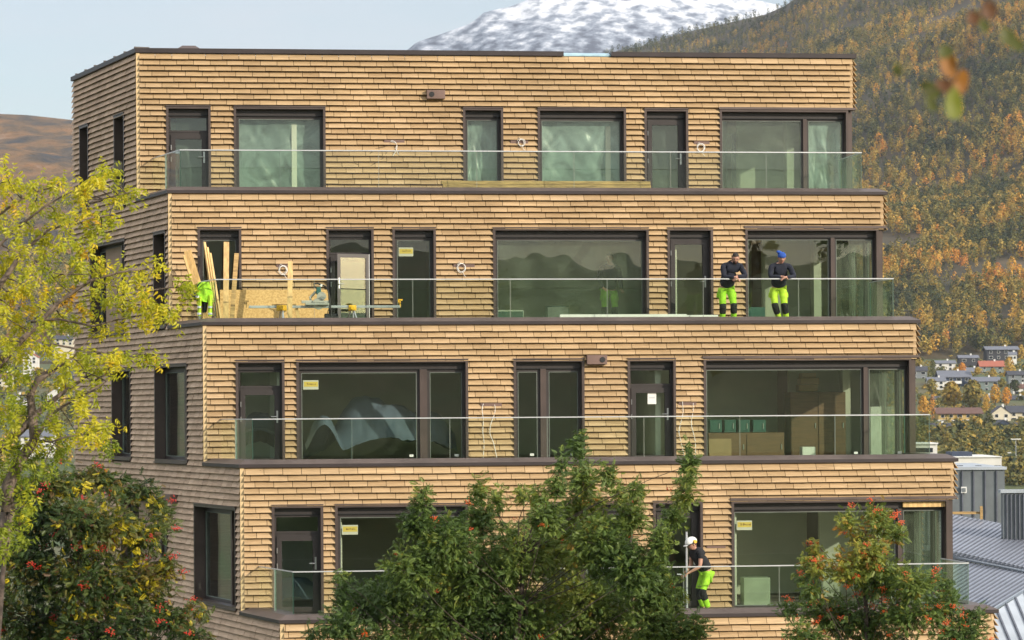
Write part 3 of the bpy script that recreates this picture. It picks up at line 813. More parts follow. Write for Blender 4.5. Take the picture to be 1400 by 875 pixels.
for _ in range(200000):
    if cnt > 15000: break
    p = rr.uniform(780, 1600); s = rr.random()
    if p < 1130 and s < .70: continue
    if p > 1420 and rr.random() < .5: continue
    q = forest_pt(p, s)
    den = fbm(q.x, q.y, 110, 3, 21.0) * 1.3 + .30 + fbm(q.x, q.y * .5, 26, 2, 4.0) * .5
    if p > 1150 and den < rr.uniform(-.5, .22): continue
    cnt += 1
    hue = .40 + fbm(q.x, q.y, 60, 3, 33.0) * .35 + fbm(q.x, q.y, 190, 2, 63.0) * .3 + rr.gauss(0, .17)
    if s > .955: hue = rr.choice((.05, .15, .3))
    elif p > 1070: hue -= .22 * max(0, s - .45)  # cloud shade on the upper slope, put into the leaf hue
    dark = rr.random() < .10
    if dark: hue = .08
    h = rr.uniform(5.5, 10.5) * (1.0 if s < .8 else .8); wd = h * rr.uniform(.40, .60)
    n = 54 if q.y > 2300 else 84
    P, S_, H_ = crown_cloud(q, h, wd, n, min(1, max(0, hue)), .045)
    CC.append(P); SS.append(S_); HH.append(H_)
quads_mesh('forest', np.concatenate(CC), np.concatenate(SS) * .82, M['birch'], np.concatenate(HH), R=np.concatenate(RR), seed=1, kind='stuff')

# scrub of small trees below the houses
CC = []; SS = []; HH = []; RR = []
for _ in range(900):
    p = rr.uniform(1180, 1520); d = rr.uniform(860, 1010); x = (p - PX) / F * d; z = ground_z(x, d)
    P, S_, H_ = crown_cloud((x, d, z), rr.uniform(2.5, 6), rr.uniform(3, 6), 40, rr.uniform(.1, .5), low=.02); CC.append(P); SS.append(S_); HH.append(H_)
for _ in range(700):
    p = rr.uniform(-250, 260); d = rr.uniform(700, 1450); x = (p - PX) / F * d; z = ground_z(x, d)
    P, S_, H_ = crown_cloud((x, d, z), rr.uniform(2, 5), rr.uniform(3, 6), 40, rr.uniform(.05, .6), low=.02); CC.append(P); SS.append(S_); HH.append(H_)
for _ in range(450):
    p = rr.uniform(1180, 1520); d = rr.uniform(1020, 1480); x = (p - PX) / F * d; z = ground_z(x, d)
    P, S_, H_ = crown_cloud((x, d, z), rr.uniform(1.5, 3), rr.uniform(2.5, 4), 40, rr.uniform(.1, .6), low=.02); CC.append(P); SS.append(S_); HH.append(H_)
quads_mesh('scrub', np.concatenate(CC), np.concatenate(SS), M['birch'], np.concatenate(HH), R=np.concatenate(RR), seed=2, kind='stuff')

# ---- left brown hill
m, t = nt('heath_hill')
out = N(t, 'ShaderNodeOutputMaterial'); p = N(t, 'ShaderNodeBsdfPrincipled'); p.inputs['Roughness'].default_value = .95; p.inputs['Specular IOR Level'].default_value = .1
tc = N(t, 'ShaderNodeTexCoord')
mp = N(t, 'ShaderNodeMapping'); mp.inputs['Scale'].default_value = (.010, .005, .024); mp.inputs['Rotation'].default_value = (0, .5, 0)
t.links.new(tc.outputs['Object'], mp.inputs['Vector'])
nz = N(t, 'ShaderNodeTexNoise'); nz.inputs['Scale'].default_value = 1.6; nz.inputs['Detail'].default_value = 9; nz.inputs['Roughness'].default_value = .62; t.links.new(mp.outputs['Vector'], nz.inputs['Vector'])
r1 = N(t, 'ShaderNodeValToRGB'); cr = r1.color_ramp
for k in range(3): cr.elements.new(.5)
for e, (pos, c) in zip(cr.elements, ((.32, G(.03, .034, .042)), (.43, G(.075, .055, .036)), (.52, G(.15, .088, .040)), (.60, G(.20, .105, .045)), (.72, G(.24, .21, .17)))): e.position = pos; e.color = c
t.links.new(nz.outputs['Fac'], r1.inputs['Fac']); t.links.new(r1.outputs['Color'], p.inputs['Base Color'])
nb = N(t, 'ShaderNodeTexNoise'); nb.inputs['Scale'].default_value = .05; nb.inputs['Detail'].default_value = 8; t.links.new(tc.outputs['Object'], nb.inputs['Vector'])
b = N(t, 'ShaderNodeBump'); b.inputs['Strength'].default_value = .8; b.inputs['Distance'].default_value = 14; t.links.new(nb.outputs['Fac'], b.inputs['Height']); t.links.new(b.outputs['Normal'], p.inputs['Normal'])
t.links.new(p.outputs['BSDF'], out.inputs['Surface']); M['heath'] = m
LR = [(-2500, 120), (-900, 100), (-200, 128), (0, 151), (40, 153), (100, 160), (180, 190), (400, 300), (650, 420), (800, 540)]
def left_pt(px, s):
    yr = interp(px, LR); e0 = (560 - 470) / F; e1 = max(e0, (560 - yr) / F)
    d = 1600 + 2000 * s; e = e0 + (e1 - e0) * (s ** .72 if s <= 1 else 1 - (s - 1) * .4)
    X = (px - PX) / F * d
    n = (fbm(X, d, 300, 5, 14.0) * 30 + abs(fbm(X * 1.5 + d * .6, d * .3, 100, 3, 8.0)) * -18) * math.sin(math.pi * min(1, s)) ** .7 * min(1, s * 2.5)
    return (X, d, e * d + n)
hf('brown_hill', list(range(-2500, 801, 20)), [k / 60 for k in range(61)] + [1.1, 1.3, 1.8], None, M['heath'], fx=left_pt)

CC = []; SS = []; HH = []; RR = []
for _ in range(5200):
    p = rr.uniform(-160, 330); s = rr.random() ** 1.3 * .62; q = left_pt(p, s)
    if fbm(q[0], q[1], 120, 3, 51.0) + .15 < rr.uniform(-.4, .5) * (.5 + s): continue
    h = rr.uniform(4, 7); P, S_, H_ = crown_cloud(q, h, h * .8, 22, min(1, max(0, .36 + rr.gauss(0, .13))), .04); CC.append(P); SS.append(S_ * 1.3); HH.append(H_)
quads_mesh('hill_birch_scrub', np.concatenate(CC), np.concatenate(SS), M['birch'], np.concatenate(HH), R=np.concatenate(RR), seed=12, kind='stuff')

# ---- snow mountain
m, t = nt('snowy_rock')
out = N(t, 'ShaderNodeOutputMaterial'); p = N(t, 'ShaderNodeBsdfPrincipled'); p.inputs['Roughness'].default_value = .8; p.inputs['Specular IOR Level'].default_value = .2
tc = N(t, 'ShaderNodeTexCoord'); sp = N(t, 'ShaderNodeSeparateXYZ'); t.links.new(tc.outputs['Object'], sp.inputs['Vector'])
mp = N(t, 'ShaderNodeMapping'); mp.inputs['Scale'].default_value = (.026, .014, .042); mp.inputs['Rotation'].default_value = (0, -.6, 0); t.links.new(tc.outputs['Object'], mp.inputs['Vector'])
nz = N(t, 'ShaderNodeTexNoise'); nz.inputs['Scale'].default_value = 1.5; nz.inputs['Detail'].default_value = 8; nz.inputs['Roughness'].default_value = .58; t.links.new(mp.outputs['Vector'], nz.inputs['Vector'])
hm = N(t, 'ShaderNodeMapRange'); hm.inputs['From Min'].default_value = 505; hm.inputs['From Max'].default_value = 665; hm.inputs['To Min'].default_value = -.14; hm.inputs['To Max'].default_value = .14
t.links.new(sp.outputs['Z'], hm.inputs['Value'])
ad = N(t, 'ShaderNodeMath', operation='ADD'); t.links.new(nz.outputs['Fac'], ad.inputs[0]); t.links.new(hm.outputs['Result'], ad.inputs[1])
r1 = N(t, 'ShaderNodeValToRGB'); cr = r1.color_ramp; cr.elements.new(.5)
for e, (pos, c) in zip(cr.elements, ((.38, G(.075, .09, .125)), (.53, G(.24, .275, .335)), (.68, G(.62, .64, .68)))): e.position = pos; e.color = c
t.links.new(ad.outputs['Value'], r1.inputs['Fac']); t.links.new(r1.outputs['Color'], p.inputs['Base Color'])
t.links.new(p.outputs['BSDF'], out.inputs['Surface']); M['snowrock'] = m
SR = [(300, 260), (480, 110), (540, 78), (562, 66), (572, 57), (600, 48), (640, 34), (655, 25), (665, 17), (700, 8), (722, 1), (740, -6), (800, -10), (900, -14), (980, -8), (1040, 3), (1065, 8), (1120, 30), (1250, 80), (1600, 200)]
def snow_pt(px, s):
    yr = interp(px, SR); e0 = .03; e1 = (560 - yr) / F
    d = 3500 + 1300 * s; e = e0 + (e1 - e0) * (s ** .9 if s <= 1 else 1 - (s - 1) * .6)
    X = (px - PX) / F * d
    n = fbm(X, d, 160, 5, 24.0) * 13 * math.sin(math.pi * min(1, s)) ** .5 + abs(fbm(X + d * .5, d * .4, 60, 3, 44.0)) * -6 * min(1, s * 2) * (1 if s < .985 else .3)
    return (X, d, e * d + n)
hf('snow_mountain', list(range(300, 1601, 5)), [k / 90 for k in range(91)] + [1.05, 1.2, 1.6], None, M['snowrock'], fx=snow_pt)

# ================================================================== far houses
def wallm(name, c): return pbr(name, c, .8, var=.05, scale=.5)
HM = dict(white=wallm('white_boarding', (.62, .61, .57, 1)), cream=wallm('cream_boarding', (.55, .50, .38, 1)), yellow=wallm('yellow_boarding', (.48, .34, .12, 1)), blue=wallm('dark_blue_boarding', (.035, .05, .085, 1)),
          grey=wallm('grey_boarding', (.17, .19, .20, 1)), green=wallm('grey_green_boarding', (.15, .19, .18, 1)), brown=wallm('brown_boarding', (.10, .06, .04, 1)), dark=wallm('charcoal_boarding', (.035, .037, .045, 1)))
RM = dict(dark=wallm('dark_roofing', (.045, .048, .06, 1)), grey=wallm('grey_roofing', (.13, .14, .17, 1)), brown=wallm('brown_tiles', (.12, .06, .045, 1)), red=wallm('red_tiles', (.32, .10, .06, 1)))
M['farglass'] = pbr('far_window_glass', (.02, .025, .03, 1), .12, spec=.8)
M['farframe'] = wallm('white_trim', (.65, .65, .62, 1))
def house(px, ytop, ybase, wpx, d, wall, roof, label, ridge='x', rh=.32, storeys=2, base=None, balcony=False, group=None, depth=.75, rz=0.0, cat='house', name='house'):
    """gable house; px centre column, ytop ridge row, ybase ground row"""
    sc = d / F; W = wpx * sc; Hh = (ybase - ytop) * sc; D = W * depth; x = (px - PX) * sc; z = ground_z(x, d); zb = -(ybase - PY) * sc
    root = empty(name, (x, d, zb), rz); tag(root, label, cat, group)
    he = Hh * (1 - rh); mb = MB(); lo = min(0, z - zb) - 3
    mb.box(-W / 2, W / 2, 0, D, lo, he)
    if ridge == 'y':
        for y in (0.0, D): mb.face([(-W / 2, y, he), (W / 2, y, he), (0, y, Hh)])
    else:
        for xx in (-W / 2, W / 2): mb.face([(xx, 0, he), (xx, D, he), (xx, D / 2, Hh)])
    mb.build('wall', HM[wall], root)
    if base:
        b_ = MB(); b_.box(-W / 2 - .05, W / 2 + .05, -.06, D, lo, he * .45); b_.build('ground_storey', HM[base], root)
    o = .06 * W; th = .25; mr_ = MB()
    if ridge == 'y':
        s_ = (Hh - he) / (W / 2)
        for sg in (-1, 1):
            A = [(0, -o * .6, Hh), (sg * (W / 2 + o), -o * .6, he - o * s_), (sg * (W / 2 + o), D + o * .6, he - o * s_), (0, D + o * .6, Hh)]
            mr_.hexa(A + [(a, b, c + th) for a, b, c in A])
    else:
        s_ = (Hh - he) / (D / 2)
        for sg, yy in ((-1, 0), (1, D)):
            A = [(-W / 2 - o, D / 2, Hh), (-W / 2 - o, yy + sg * o, he - o * s_), (W / 2 + o, yy + sg * o, he - o * s_), (W / 2 + o, D / 2, Hh)]
            mr_.hexa(A + [(a, b, c + th) for a, b, c in A])
    rf = mr_.build('roof', RM[roof], root)
    ch = MB(); ch.box(W * .12, W * .12 + .7, D * .45, D * .45 + .7, Hh - .4, Hh + .9); ch.build('chimney', M['farframe'] if wall != 'yellow' else HM['brown'], rf)
    ns = storeys; nw = max(2, int(W / 3.0))
    for s_ in range(ns):
        zc = he * ((s_ + .55) / ns)
        for k in range(nw):
            xx = -W / 2 + W * (k + .5) / nw
            hw = .55 if (k + s_) % 3 else .85
            f = MB(); f.box(xx - hw - .1, xx + hw + .1, -.10, .0, zc - .65, zc + .65); fo = f.build('window', M['farframe'], root)
            g = MB(); g.box(xx - hw, xx + hw, -.13, -.10, zc - .55, zc + .55); g.build('pane', M['farglass'], fo)
    if balcony:
        b_ = MB(); b_.box(-W * .45, W * .2, -1.6, -.02, he * .46, he * .50); b_.box(-W * .45, W * .2, -1.6, -1.5, he * .5, he * .66); b_.build('balcony', M['farframe'], root)
    return root
TOWN = 'houses on the slope right of the apartment building'
house(1293, 497, 511, 27, 1330, 'white', 'grey', 'white house with a flat grey roof high on the slope behind the golden columnar tree', rh=.25, group=TOWN)
house(1257, 505, 532, 22, 1280, 'grey', 'dark', 'tall grey house with white trims right beside the corner of the apartment building', storeys=3, rh=.2, group=TOWN)
house(1306, 511, 537, 42, 1240, 'blue', 'grey', 'dark blue house with pale balcony directly below the white flat-roofed house', balcony=True, rh=.3, group=TOWN)
house(1330, 507, 520, 24, 1300, 'grey', 'grey', 'small grey house between the white house and the red-roofed house', rh=.4, group=TOWN)
house(1357, 498, 517, 32, 1310, 'green', 'red', 'grey-green house with the red tiled roof', rh=.35, group=TOWN)
house(1349, 520, 541, 36, 1220, 'green', 'grey', 'wide grey-green house below the red-roofed house', rh=.25, group=TOWN)
house(1371, 478, 497, 42, 1400, 'dark', 'grey', 'large dark grey hall at the foot of the forest', rh=.22, group=TOWN, cat='building')
house(1385, 486, 498, 11, 1370, 'white', 'grey', 'tiny white hut beside the large dark hall at the foot of the forest', rh=.3, storeys=1, group=TOWN, cat='hut')
house(1310, 546, 568, 60, 1150, 'dark', 'dark', 'long charcoal house between the golden round trees and the brown-roofed yellow house', rh=.25, group=TOWN, storeys=1)
house(1392, 546, 561, 32, 1160, 'blue', 'dark', 'dark blue house with white windows at the far right above the cream house', rh=.3, group=TOWN, storeys=1)
house(1312, 562, 585, 58, 1050, 'yellow', 'brown', 'long yellow house with brown hipped roof and white lower storey', base='white', rh=.3, group=TOWN)
house(1285, 583, 606, 30, 1000, 'white', 'dark', 'white house with dark roof below the yellow house', rh=.28, base='brown', group=TOWN)
house(1369, 560, 584, 26, 1050, 'cream', 'dark', 'cream house with its gable turned to the viewer', ridge='y', rh=.4, group=TOWN, depth=1.2)
house(1400, 560, 582, 42, 1056, 'cream', 'dark', 'cream house with dark roof adjoining the cream gable at the right edge', rh=.35, group=TOWN)
house(1372, 579, 603, 30, 1010, 'blue', 'dark', 'dark blue gabled house below the cream gable', ridge='y', rh=.3, group=TOWN, depth=1.1, balcony=False)
house(1406, 583, 602, 42, 1016, 'blue', 'dark', 'dark blue house with long white balcony at the right edge', rh=.3, group=TOWN, balcony=True)
house(1318, 356, 367, 26, 1760, 'brown', 'brown', 'small brown cabin alone in a clearing of the autumn forest', rh=.35, storeys=1, group=None, cat='cabin', name='cabin')
house(1281, 520, 536, 24, 1225, 'white', 'grey', 'white house with grey roof left of the dark blue house with the pale balcony', rh=.3, group=TOWN)
house(1392, 512, 528, 26, 1240, 'grey', 'dark', 'grey house with dark roof at the right edge beyond the tall orange-gold tree', rh=.3, group=TOWN)
house(1325, 490, 501, 26, 1340, 'dark', 'grey', 'low dark house with pale roof edge left of the large dark hall', rh=.3, group=TOWN, storeys=1)
house(1350, 545, 558, 26, 1170, 'grey', 'grey', 'grey house between the olive-gold tree and the orange tree', rh=.3, group=TOWN)
house(1396, 530, 544, 22, 1200, 'white', 'brown', 'white house with brown roof at the right edge above the dark blue house', rh=.35, group=TOWN)
house(1262, 585, 600, 16, 1010, 'grey', 'dark', 'small grey house against the building corner below the slim orange tree', rh=.35, group=TOWN)
LTN = 'houses in the valley behind the yellow-leaved tree'
house(21, 535, 552, 26, 1150, 'white', 'grey', 'white gabled house in the valley at the left edge seen through yellow leaves', ridge='y', rh=.4, group=LTN, depth=1)
house(76, 527, 547, 22, 1170, 'white', 'dark', 'white and blue house beside the forked trunk of the yellow-leaved tree', ridge='y', rh=.4, group=LTN)
house(42, 478, 493, 20, 1350, 'white', 'red', 'white house with reddish roof highest of those behind the yellow-leaved tree', ridge='y', rh=.4, group=LTN)
house(50, 584, 610, 44, 950, 'white', 'grey', 'long white house lowest behind the yellow-leaved tree', rh=.3, group=LTN)
house(88, 455, 468, 26, 1420, 'cream', 'dark', 'cream house next to the wooden wall, behind thin branches', rh=.35, group=LTN)
house(95, 590, 612, 30, 980, 'white', 'dark', 'white house with dark roof partly behind the apartment building on its left', rh=.3, group=LTN)
house(88, 505, 519, 24, 1260, 'blue', 'dark', 'dark blue house left of the apartment building above the forked trunk', rh=.35, group=LTN)
house(5, 505, 522, 22, 1270, 'cream', 'brown', 'cream house with brown roof at the left edge above the white gable', rh=.35, group=LTN)

# ================================================================== town trees
def town_tree(px, ytop, ybase, wpx, d, hue, label, group='autumn trees between the houses', n=420, low=.10, cat='tree', spread=.06, name='autumn_tree'):
    sc = d / F; x = (px - PX) * sc; zb = -(ybase - PY) * sc; h = (ybase - ytop) * sc; W = wpx * sc
    root = empty(name, (x, d, zb)); tag(root, label, cat, group)
    RR.clear(); P, S_, H_ = crown_cloud((0, 0, 0), h, W, n, hue, spread, low)
    S_ *= .62
    quads_mesh('crown', P, S_, M['birch'], H_, root, R=RR[0], seed=int(px))
    mb = MB(); mb.tube([(0, 0, -1.5), (.05, 0, h * .3), (-.05, .05, h * .55), (0, 0, h * .8)], [h * .022, h * .018, h * .012, h * .004], 7)
    for k in range(6):
        a = k * 2.2; z = h * (.22 + .09 * k); mb.tube([(0, 0, z), (math.cos(a) * W * .2, math.sin(a) * W * .2, z + h * .1), (math.cos(a) * W * .34, math.sin(a) * W * .34, z + h * .16)], [h * .008, h * .005, h * .002], 5)
    mb.build('trunk', M['bark'], root)
town_tree(1301, 526, 566, 28, 1130, .55, 'large round golden tree in front of the charcoal house', n=700)
town_tree(1330, 524, 566, 28, 1120, .42, 'large olive-gold tree just right of the round golden tree', n=700)
town_tree(1361, 530, 558, 15, 1110, .72, 'orange tree behind the gap right of the olive-gold tree')
town_tree(1376, 534, 560, 13, 1100, .88, 'bright orange egg-shaped tree beside the dark blue far-right house', spread=.03)
town_tree(1349, 543, 568, 11, 1080, .70, 'narrow orange tree right of the olive-gold tree')
town_tree(1275, 543, 580, 8, 1040, .88, 'slim bright orange columnar tree near the end of the glass balustrade', spread=.03)
town_tree(1263, 545, 578, 17, 1060, .76, 'orange-brown tree touching the slim orange columnar tree')
town_tree(1274, 522, 544, 17, 1180, .42, 'yellow-green tree above the bright orange columnar tree')
town_tree(1380, 492, 524, 15, 1250, .62, 'tall orange-gold tree at the right below the dark hall')
town_tree(1358, 508, 524, 12, 1230, .55, 'golden bushy tree in front of the red-roofed house')
town_tree(1276, 496, 523, 10, 1270, .25, 'green columnar tree left of the white flat-roofed house')
town_tree(1256, 493, 507, 14, 1330, .48, 'yellow-green tree above the tall grey house')
town_tree(1316, 500, 519, 12, 1260, .9, 'reddish small tree right of the white flat-roofed house')
town_tree(1337, 506, 517, 10, 1240, .58, 'small golden tree in front of the small grey house')
town_tree(1352, 566, 600, 15, 1000, .16, 'dark green tree between the yellow house and the cream gable')
town_tree(1340, 570, 598, 12, 1010, .2, 'green tree right against the end of the yellow house')
town_tree(1388, 524, 541, 14, 1190, .1, 'dark green conifer-like tree above the dark blue far-right house')
town_tree(1370, 522, 535, 12, 1200, .38, 'yellow-green shrub tree below the golden bushy tree')
town_tree(1394, 630, 655, 18, 930, .42, 'round golden-green tree behind the parked cars')
town_tree(1313, 592, 612, 16, 960, .35, 'olive tree standing in the scrub below the yellow house')
town_tree(1321, 582, 601, 26, 1000, .10, 'low dark green tree group in front of the yellow house', low=.02)
town_tree(1296, 596, 616, 14, 955, .45, 'yellowish tree in the scrub by the white house')
town_tree(1396, 476, 498, 14, 1420, .6, 'gold tree at the right edge beside the tiny white hut')
for (px_, y0_, y1_, w_, d_, h_, l_) in [(72, 556, 585, 22, 1050, .35, 'olive tree behind the fork of the yellow-leaved tree'), (30, 556, 590, 24, 1040, .5, 'golden tree below the white gable behind yellow leaves'),
     (98, 545, 575, 16, 1080, .2, 'green tree close to the left edge of the apartment building'), (55, 500, 522, 18, 1240, .4, 'yellow-green tree between the valley houses on the left'), (8, 480, 503, 18, 1290, .3, 'green tree at the left edge above the cream house')]:
    town_tree(px_, y0_, y1_, w_, d_, h_, l_, group='autumn trees in the left valley')

# pylon, posts, cars
def far(px, py, d): s = d / F; return Vector(((px - PX) * s, d, (PY - py) * s))
M['farmetal'] = pbr('galvanised_steel', (.42, .44, .45, 1), .5, .3)
p0 = far(1383, 224, 2350); s_ = 2350 / F
root = empty('power_pylon', p0); tag(root, 'grey lattice power pylon with a V-shaped crossarm standing in the autumn forest', 'pylon')
mb = MB()
for a, b in [((-2.4, 0), (-6, 9.5)), ((2.4, 0), (6, 9.5)), ((-2.4, 0), (2, 9.5)), ((2.4, 0), (-2, 9.5)), ((-2.4, -8), (-2.4, 0)), ((2.4, -8), (2.4, 0)), ((-2.4, 0), (2.4, -4)), ((2.4, 0), (-2.4, -4))]:
    mb.tube([(a[0], 0, a[1]), (b[0], 0, b[1])], .28, 5)
mb.build('tower', M['farmetal'], root)
mb = MB(); mb.tube([(-13, 0, 9.6), (13, 0, 9.6)], .3, 5); mb.tube([(-10, 0, 11), (10, 0, 11)], .22, 5)
for x in (-13, -6, 0, 6, 13): mb.tube([(x, 0, 9.6), (x, 0, 11.2)], .22, 5)
mb.build('crossarm', M['farmetal'], root)
p0 = far(1331.5, 366, 1755)
root = empty('antenna_mast', p0); tag(root, 'pale slender mast beside the brown cabin in the forest clearing', 'mast')
mb = MB(); mb.tube([(0, 0, -2), (0, 0, 9.5)], [.3, .18], 6); mb.build('pole', M['farmetal'], root)
mb = MB(); mb.box(-.7, .7, -.3, .3, 7, 8.8); mb.build('aerial', M['farframe'], root)
def lamp(px, ytop, ybase, d, w, label, group='street lamps by the car park'):
    s_ = d / F; root = empty('street_lamp', far(px, ybase, d)); tag(root, label, 'street lamp', group); h = (ybase - ytop) * s_
    mb = MB(); mb.tube([(0, 0, -2), (0, 0, h)], [.16, .1], 8); mb.build('pole', M['farmetal'], root)
    mb = MB(); mb.box(-w, w, -.3, .3, h, h + .28); mb.build('lamp_head', M['farframe'], root)
lamp(1379.5, 624, 655, 900, .55, 'shorter street lamp with a small white head left of the tall one')
lamp(1388.5, 605.5, 645, 890, 1.5, 'tall street lamp with a wide double head near the right edge')
def car(px, py, d, lenp, col, label, rz=0.0):
    s_ = d / F; L = 4.5; root = empty('parked_car', far(px, py, d), rz); tag(root, label, 'car', 'cars parked behind the grey metal building')
    prof = [(-2.25, .35), (-2.2, .85), (-1.75, .98), (-1.05, 1.45), (.55, 1.48), (1.25, 1.0), (2.1, .85), (2.25, .4)]
    mb = MB(); n = len(prof)
    for y, k in ((-.85, 1), (.85, 1)):
        for x, z in prof: mb.v.append((x, y * (1 if z < 1.1 else .82), z))
    mb.f.append(tuple(range(n))[::-1]); mb.f.append(tuple(n + i for i in range(n)))
    for i in range(n): mb.f.append((i, (i + 1) % n, n + (i + 1) % n, n + i))
    mb.m = [0] * len(mb.f); mb.c = [.5] * len(mb.f)
    mb.build('body', pbr('car_paint', col, .25, .1, var=.02), root, bevel=.05)
    for sg in (-1, 1):
        g = MB(); yy = sg * .80
        g.hexa([(-1.45, yy - .06, 1.0), (1.0, yy - .06, 1.0), (1.0, yy + .06, 1.0), (-1.45, yy + .06, 1.0), (-.98, yy * .9 - .06, 1.40), (.5, yy * .9 - .06, 1.40), (.5, yy * .9 + .06, 1.40), (-.98, yy * .9 + .06, 1.40)]); g.build('side_window', M['farglass'], root)
    for x in (-1.4, 1.4):
        for y in (-.8, .8):
            wv = MB(); wv.tube([(x, y - .12, .33), (x, y + .12, .33)], .33, 14); wo = wv.build('wheel', M['black'], root)
            wv = MB(); wv.tube([(x, y - .13, .33), (x, y + .13, .33)], .2, 10); wv.build('rim', M['farmetal'], wo)
car(1389, 658, 905, 18, (.72, .72, .70, 1), 'white car parked side-on behind the grey metal building near the right edge')
car(1376.5, 656, 912, 12, (.35, .03, .03, 1), 'red car parked just left of the white car')
# car park surface and the road strip
q = far(1388, 660, 900)
mb = MB(); mb.box(q.x - 30, q.x + 60, 885, 925, q.z - 1.6, q.z - .02); o = mb.build('car_park', pbr('asphalt', (.06, .06, .062, 1), .9, var=.1)); o['kind'] = 'structure'
mb = MB(); mb.hexa([(q.x - 60, 862, q.z - 7), (q.x + 60, 862, q.z - 7), (q.x + 60, 884.9, q.z - 4), (q.x - 60, 884.9, q.z - 4), (q.x - 60, 862, q.z - 4.6), (q.x + 60, 862, q.z - 4.6), (q.x + 60, 884.9, q.z - .8), (q.x - 60, 884.9, q.z - .8)])
o = mb.build('embankment', M['grass']); o['kind'] = 'structure'

# ================================================================== metal-clad neighbours on the right
M['zinc'] = pbr('grey_zinc_cladding', (.16, .18, .19, 1), .5, .35, var=.10, scale=1.2)
M['zinc_roof'] = pbr('blue_grey_zinc_roof', (.30, .325, .38, 1), .42, .35, var=.08, scale=.8)
M['zinc_light'] = pbr('light_zinc_roof', (.44, .48, .52, 1), .42, .35, var=.08, scale=.8)
M['zincseam'] = pbr('zinc_seam_shadow_side', (.12, .13, .16, 1), .5, .3)
def quadface(pts, name, mat, parent, th=.3):
    mb = MB(); A = [Vector(p) for p in pts]; nrm = (A[1] - A[0]).cross(A[2] - A[0]).normalized()
    if nrm.z < 0: nrm = -nrm
    n = len(A); B_ = [a - nrm * th for a in A]
    mb.face(A); mb.face(B_[::-1])
    for i in range(n): mb.face([A[i], B_[i], B_[(i + 1) % n], A[(i + 1) % n]])
    return mb.build(name, mat, parent)
nb = empty('metal_clad_building', at(1350, 760, 110)); tag(nb, 'blue-grey zinc-roofed building with standing seams seen past the lower right corner of the apartment building', 'building')
nbi = Matrix.Translation(nb.location).inverted()
def nbp(o): o.parent = nb; o.matrix_parent_inverse = nbi; return o
d = 125.0
# tall box with wide panels
def wallbox(x0, x1, y0, y1, d, dep, seam, mat, name, wseam=.05):
    p0, p1 = at(x0, y1, d), at(x1, y0, d); mb = MB(); mb.box(p0.x, p1.x, d, d + dep, p0.z - 4, p1.z); o = nbp(mb.build(name, mat))
    ms = MB(); x = p1.x - .35
    while x > p0.x:
        ms.box(x - wseam / 2, x + wseam / 2, d - .08, d, p0.z - 4, p1.z - .05); x -= seam
    s = nbp(ms.build('standing_seams', M['zincseam'])); mc = MB(); mc.box(p0.x - .1, p1.x + .08, d - .1, d + dep + .1, p1.z, p1.z + .12)
    nbp(mc.build('wall_coping', M['zinc_light'])); return p0, p1
wallbox(1180, 1373.5, 642, 712, 125, 9, .49, M['zinc'], 'panel_wall')
# window in the box
a_, b_ = at(1314, 674, 124.9), at(1321.5, 665.5, 124.9)
mb = MB(); mb.box(a_.x, b_.x, 124.86, 124.93, a_.z, b_.z); fo = nbp(mb.build('window', M['farframe']))
mb = MB(); mb.box(a_.x + .05, b_.x - .05, 124.82, 124.859, a_.z + .05, b_.z - .05); nbp(mb.build('window_panel', M['zinc']))
# parapet set back, with posts
mb = MB(); p0, p1 = at(1200, 641, 128), at(1370, 637, 128); mb.box(p0.x, p1.x, 128, 128.2, p0.z - .3, p1.z + .02); nbp(mb.build('parapet', M['zinc_light']))
for x in (1313, 1338, 1364):
    p = at(x, 640, 127); mb = MB(); mb.box(p.x - .12, p.x + .12, 127, 127.2, p.z - .3, p.z + .12); nbp(mb.build('vent_cowl', M['zincseam']))
# brown timber guard
mb = MB(); p0, p1 = at(1297, 703, 119), at(1343, 701, 119); mb.box(p0.x, p1.x, 118.9, 119, p0.z, p1.z + .05); p2, p3 = at(1340, 710, 118.8), at(1343.5, 692, 118.8); mb.box(p2.x, p3.x, 118.78, 118.88, p2.z, p3.z)
nbp(mb.build('timber_guard', M['pine_dark']))
wallbox(1371.5, 1520, 673, 760, 112, .4, .16, M['zinc'], 'seamed_wall', .035)
# big seamed roof: upper and lower field split by a flat batten



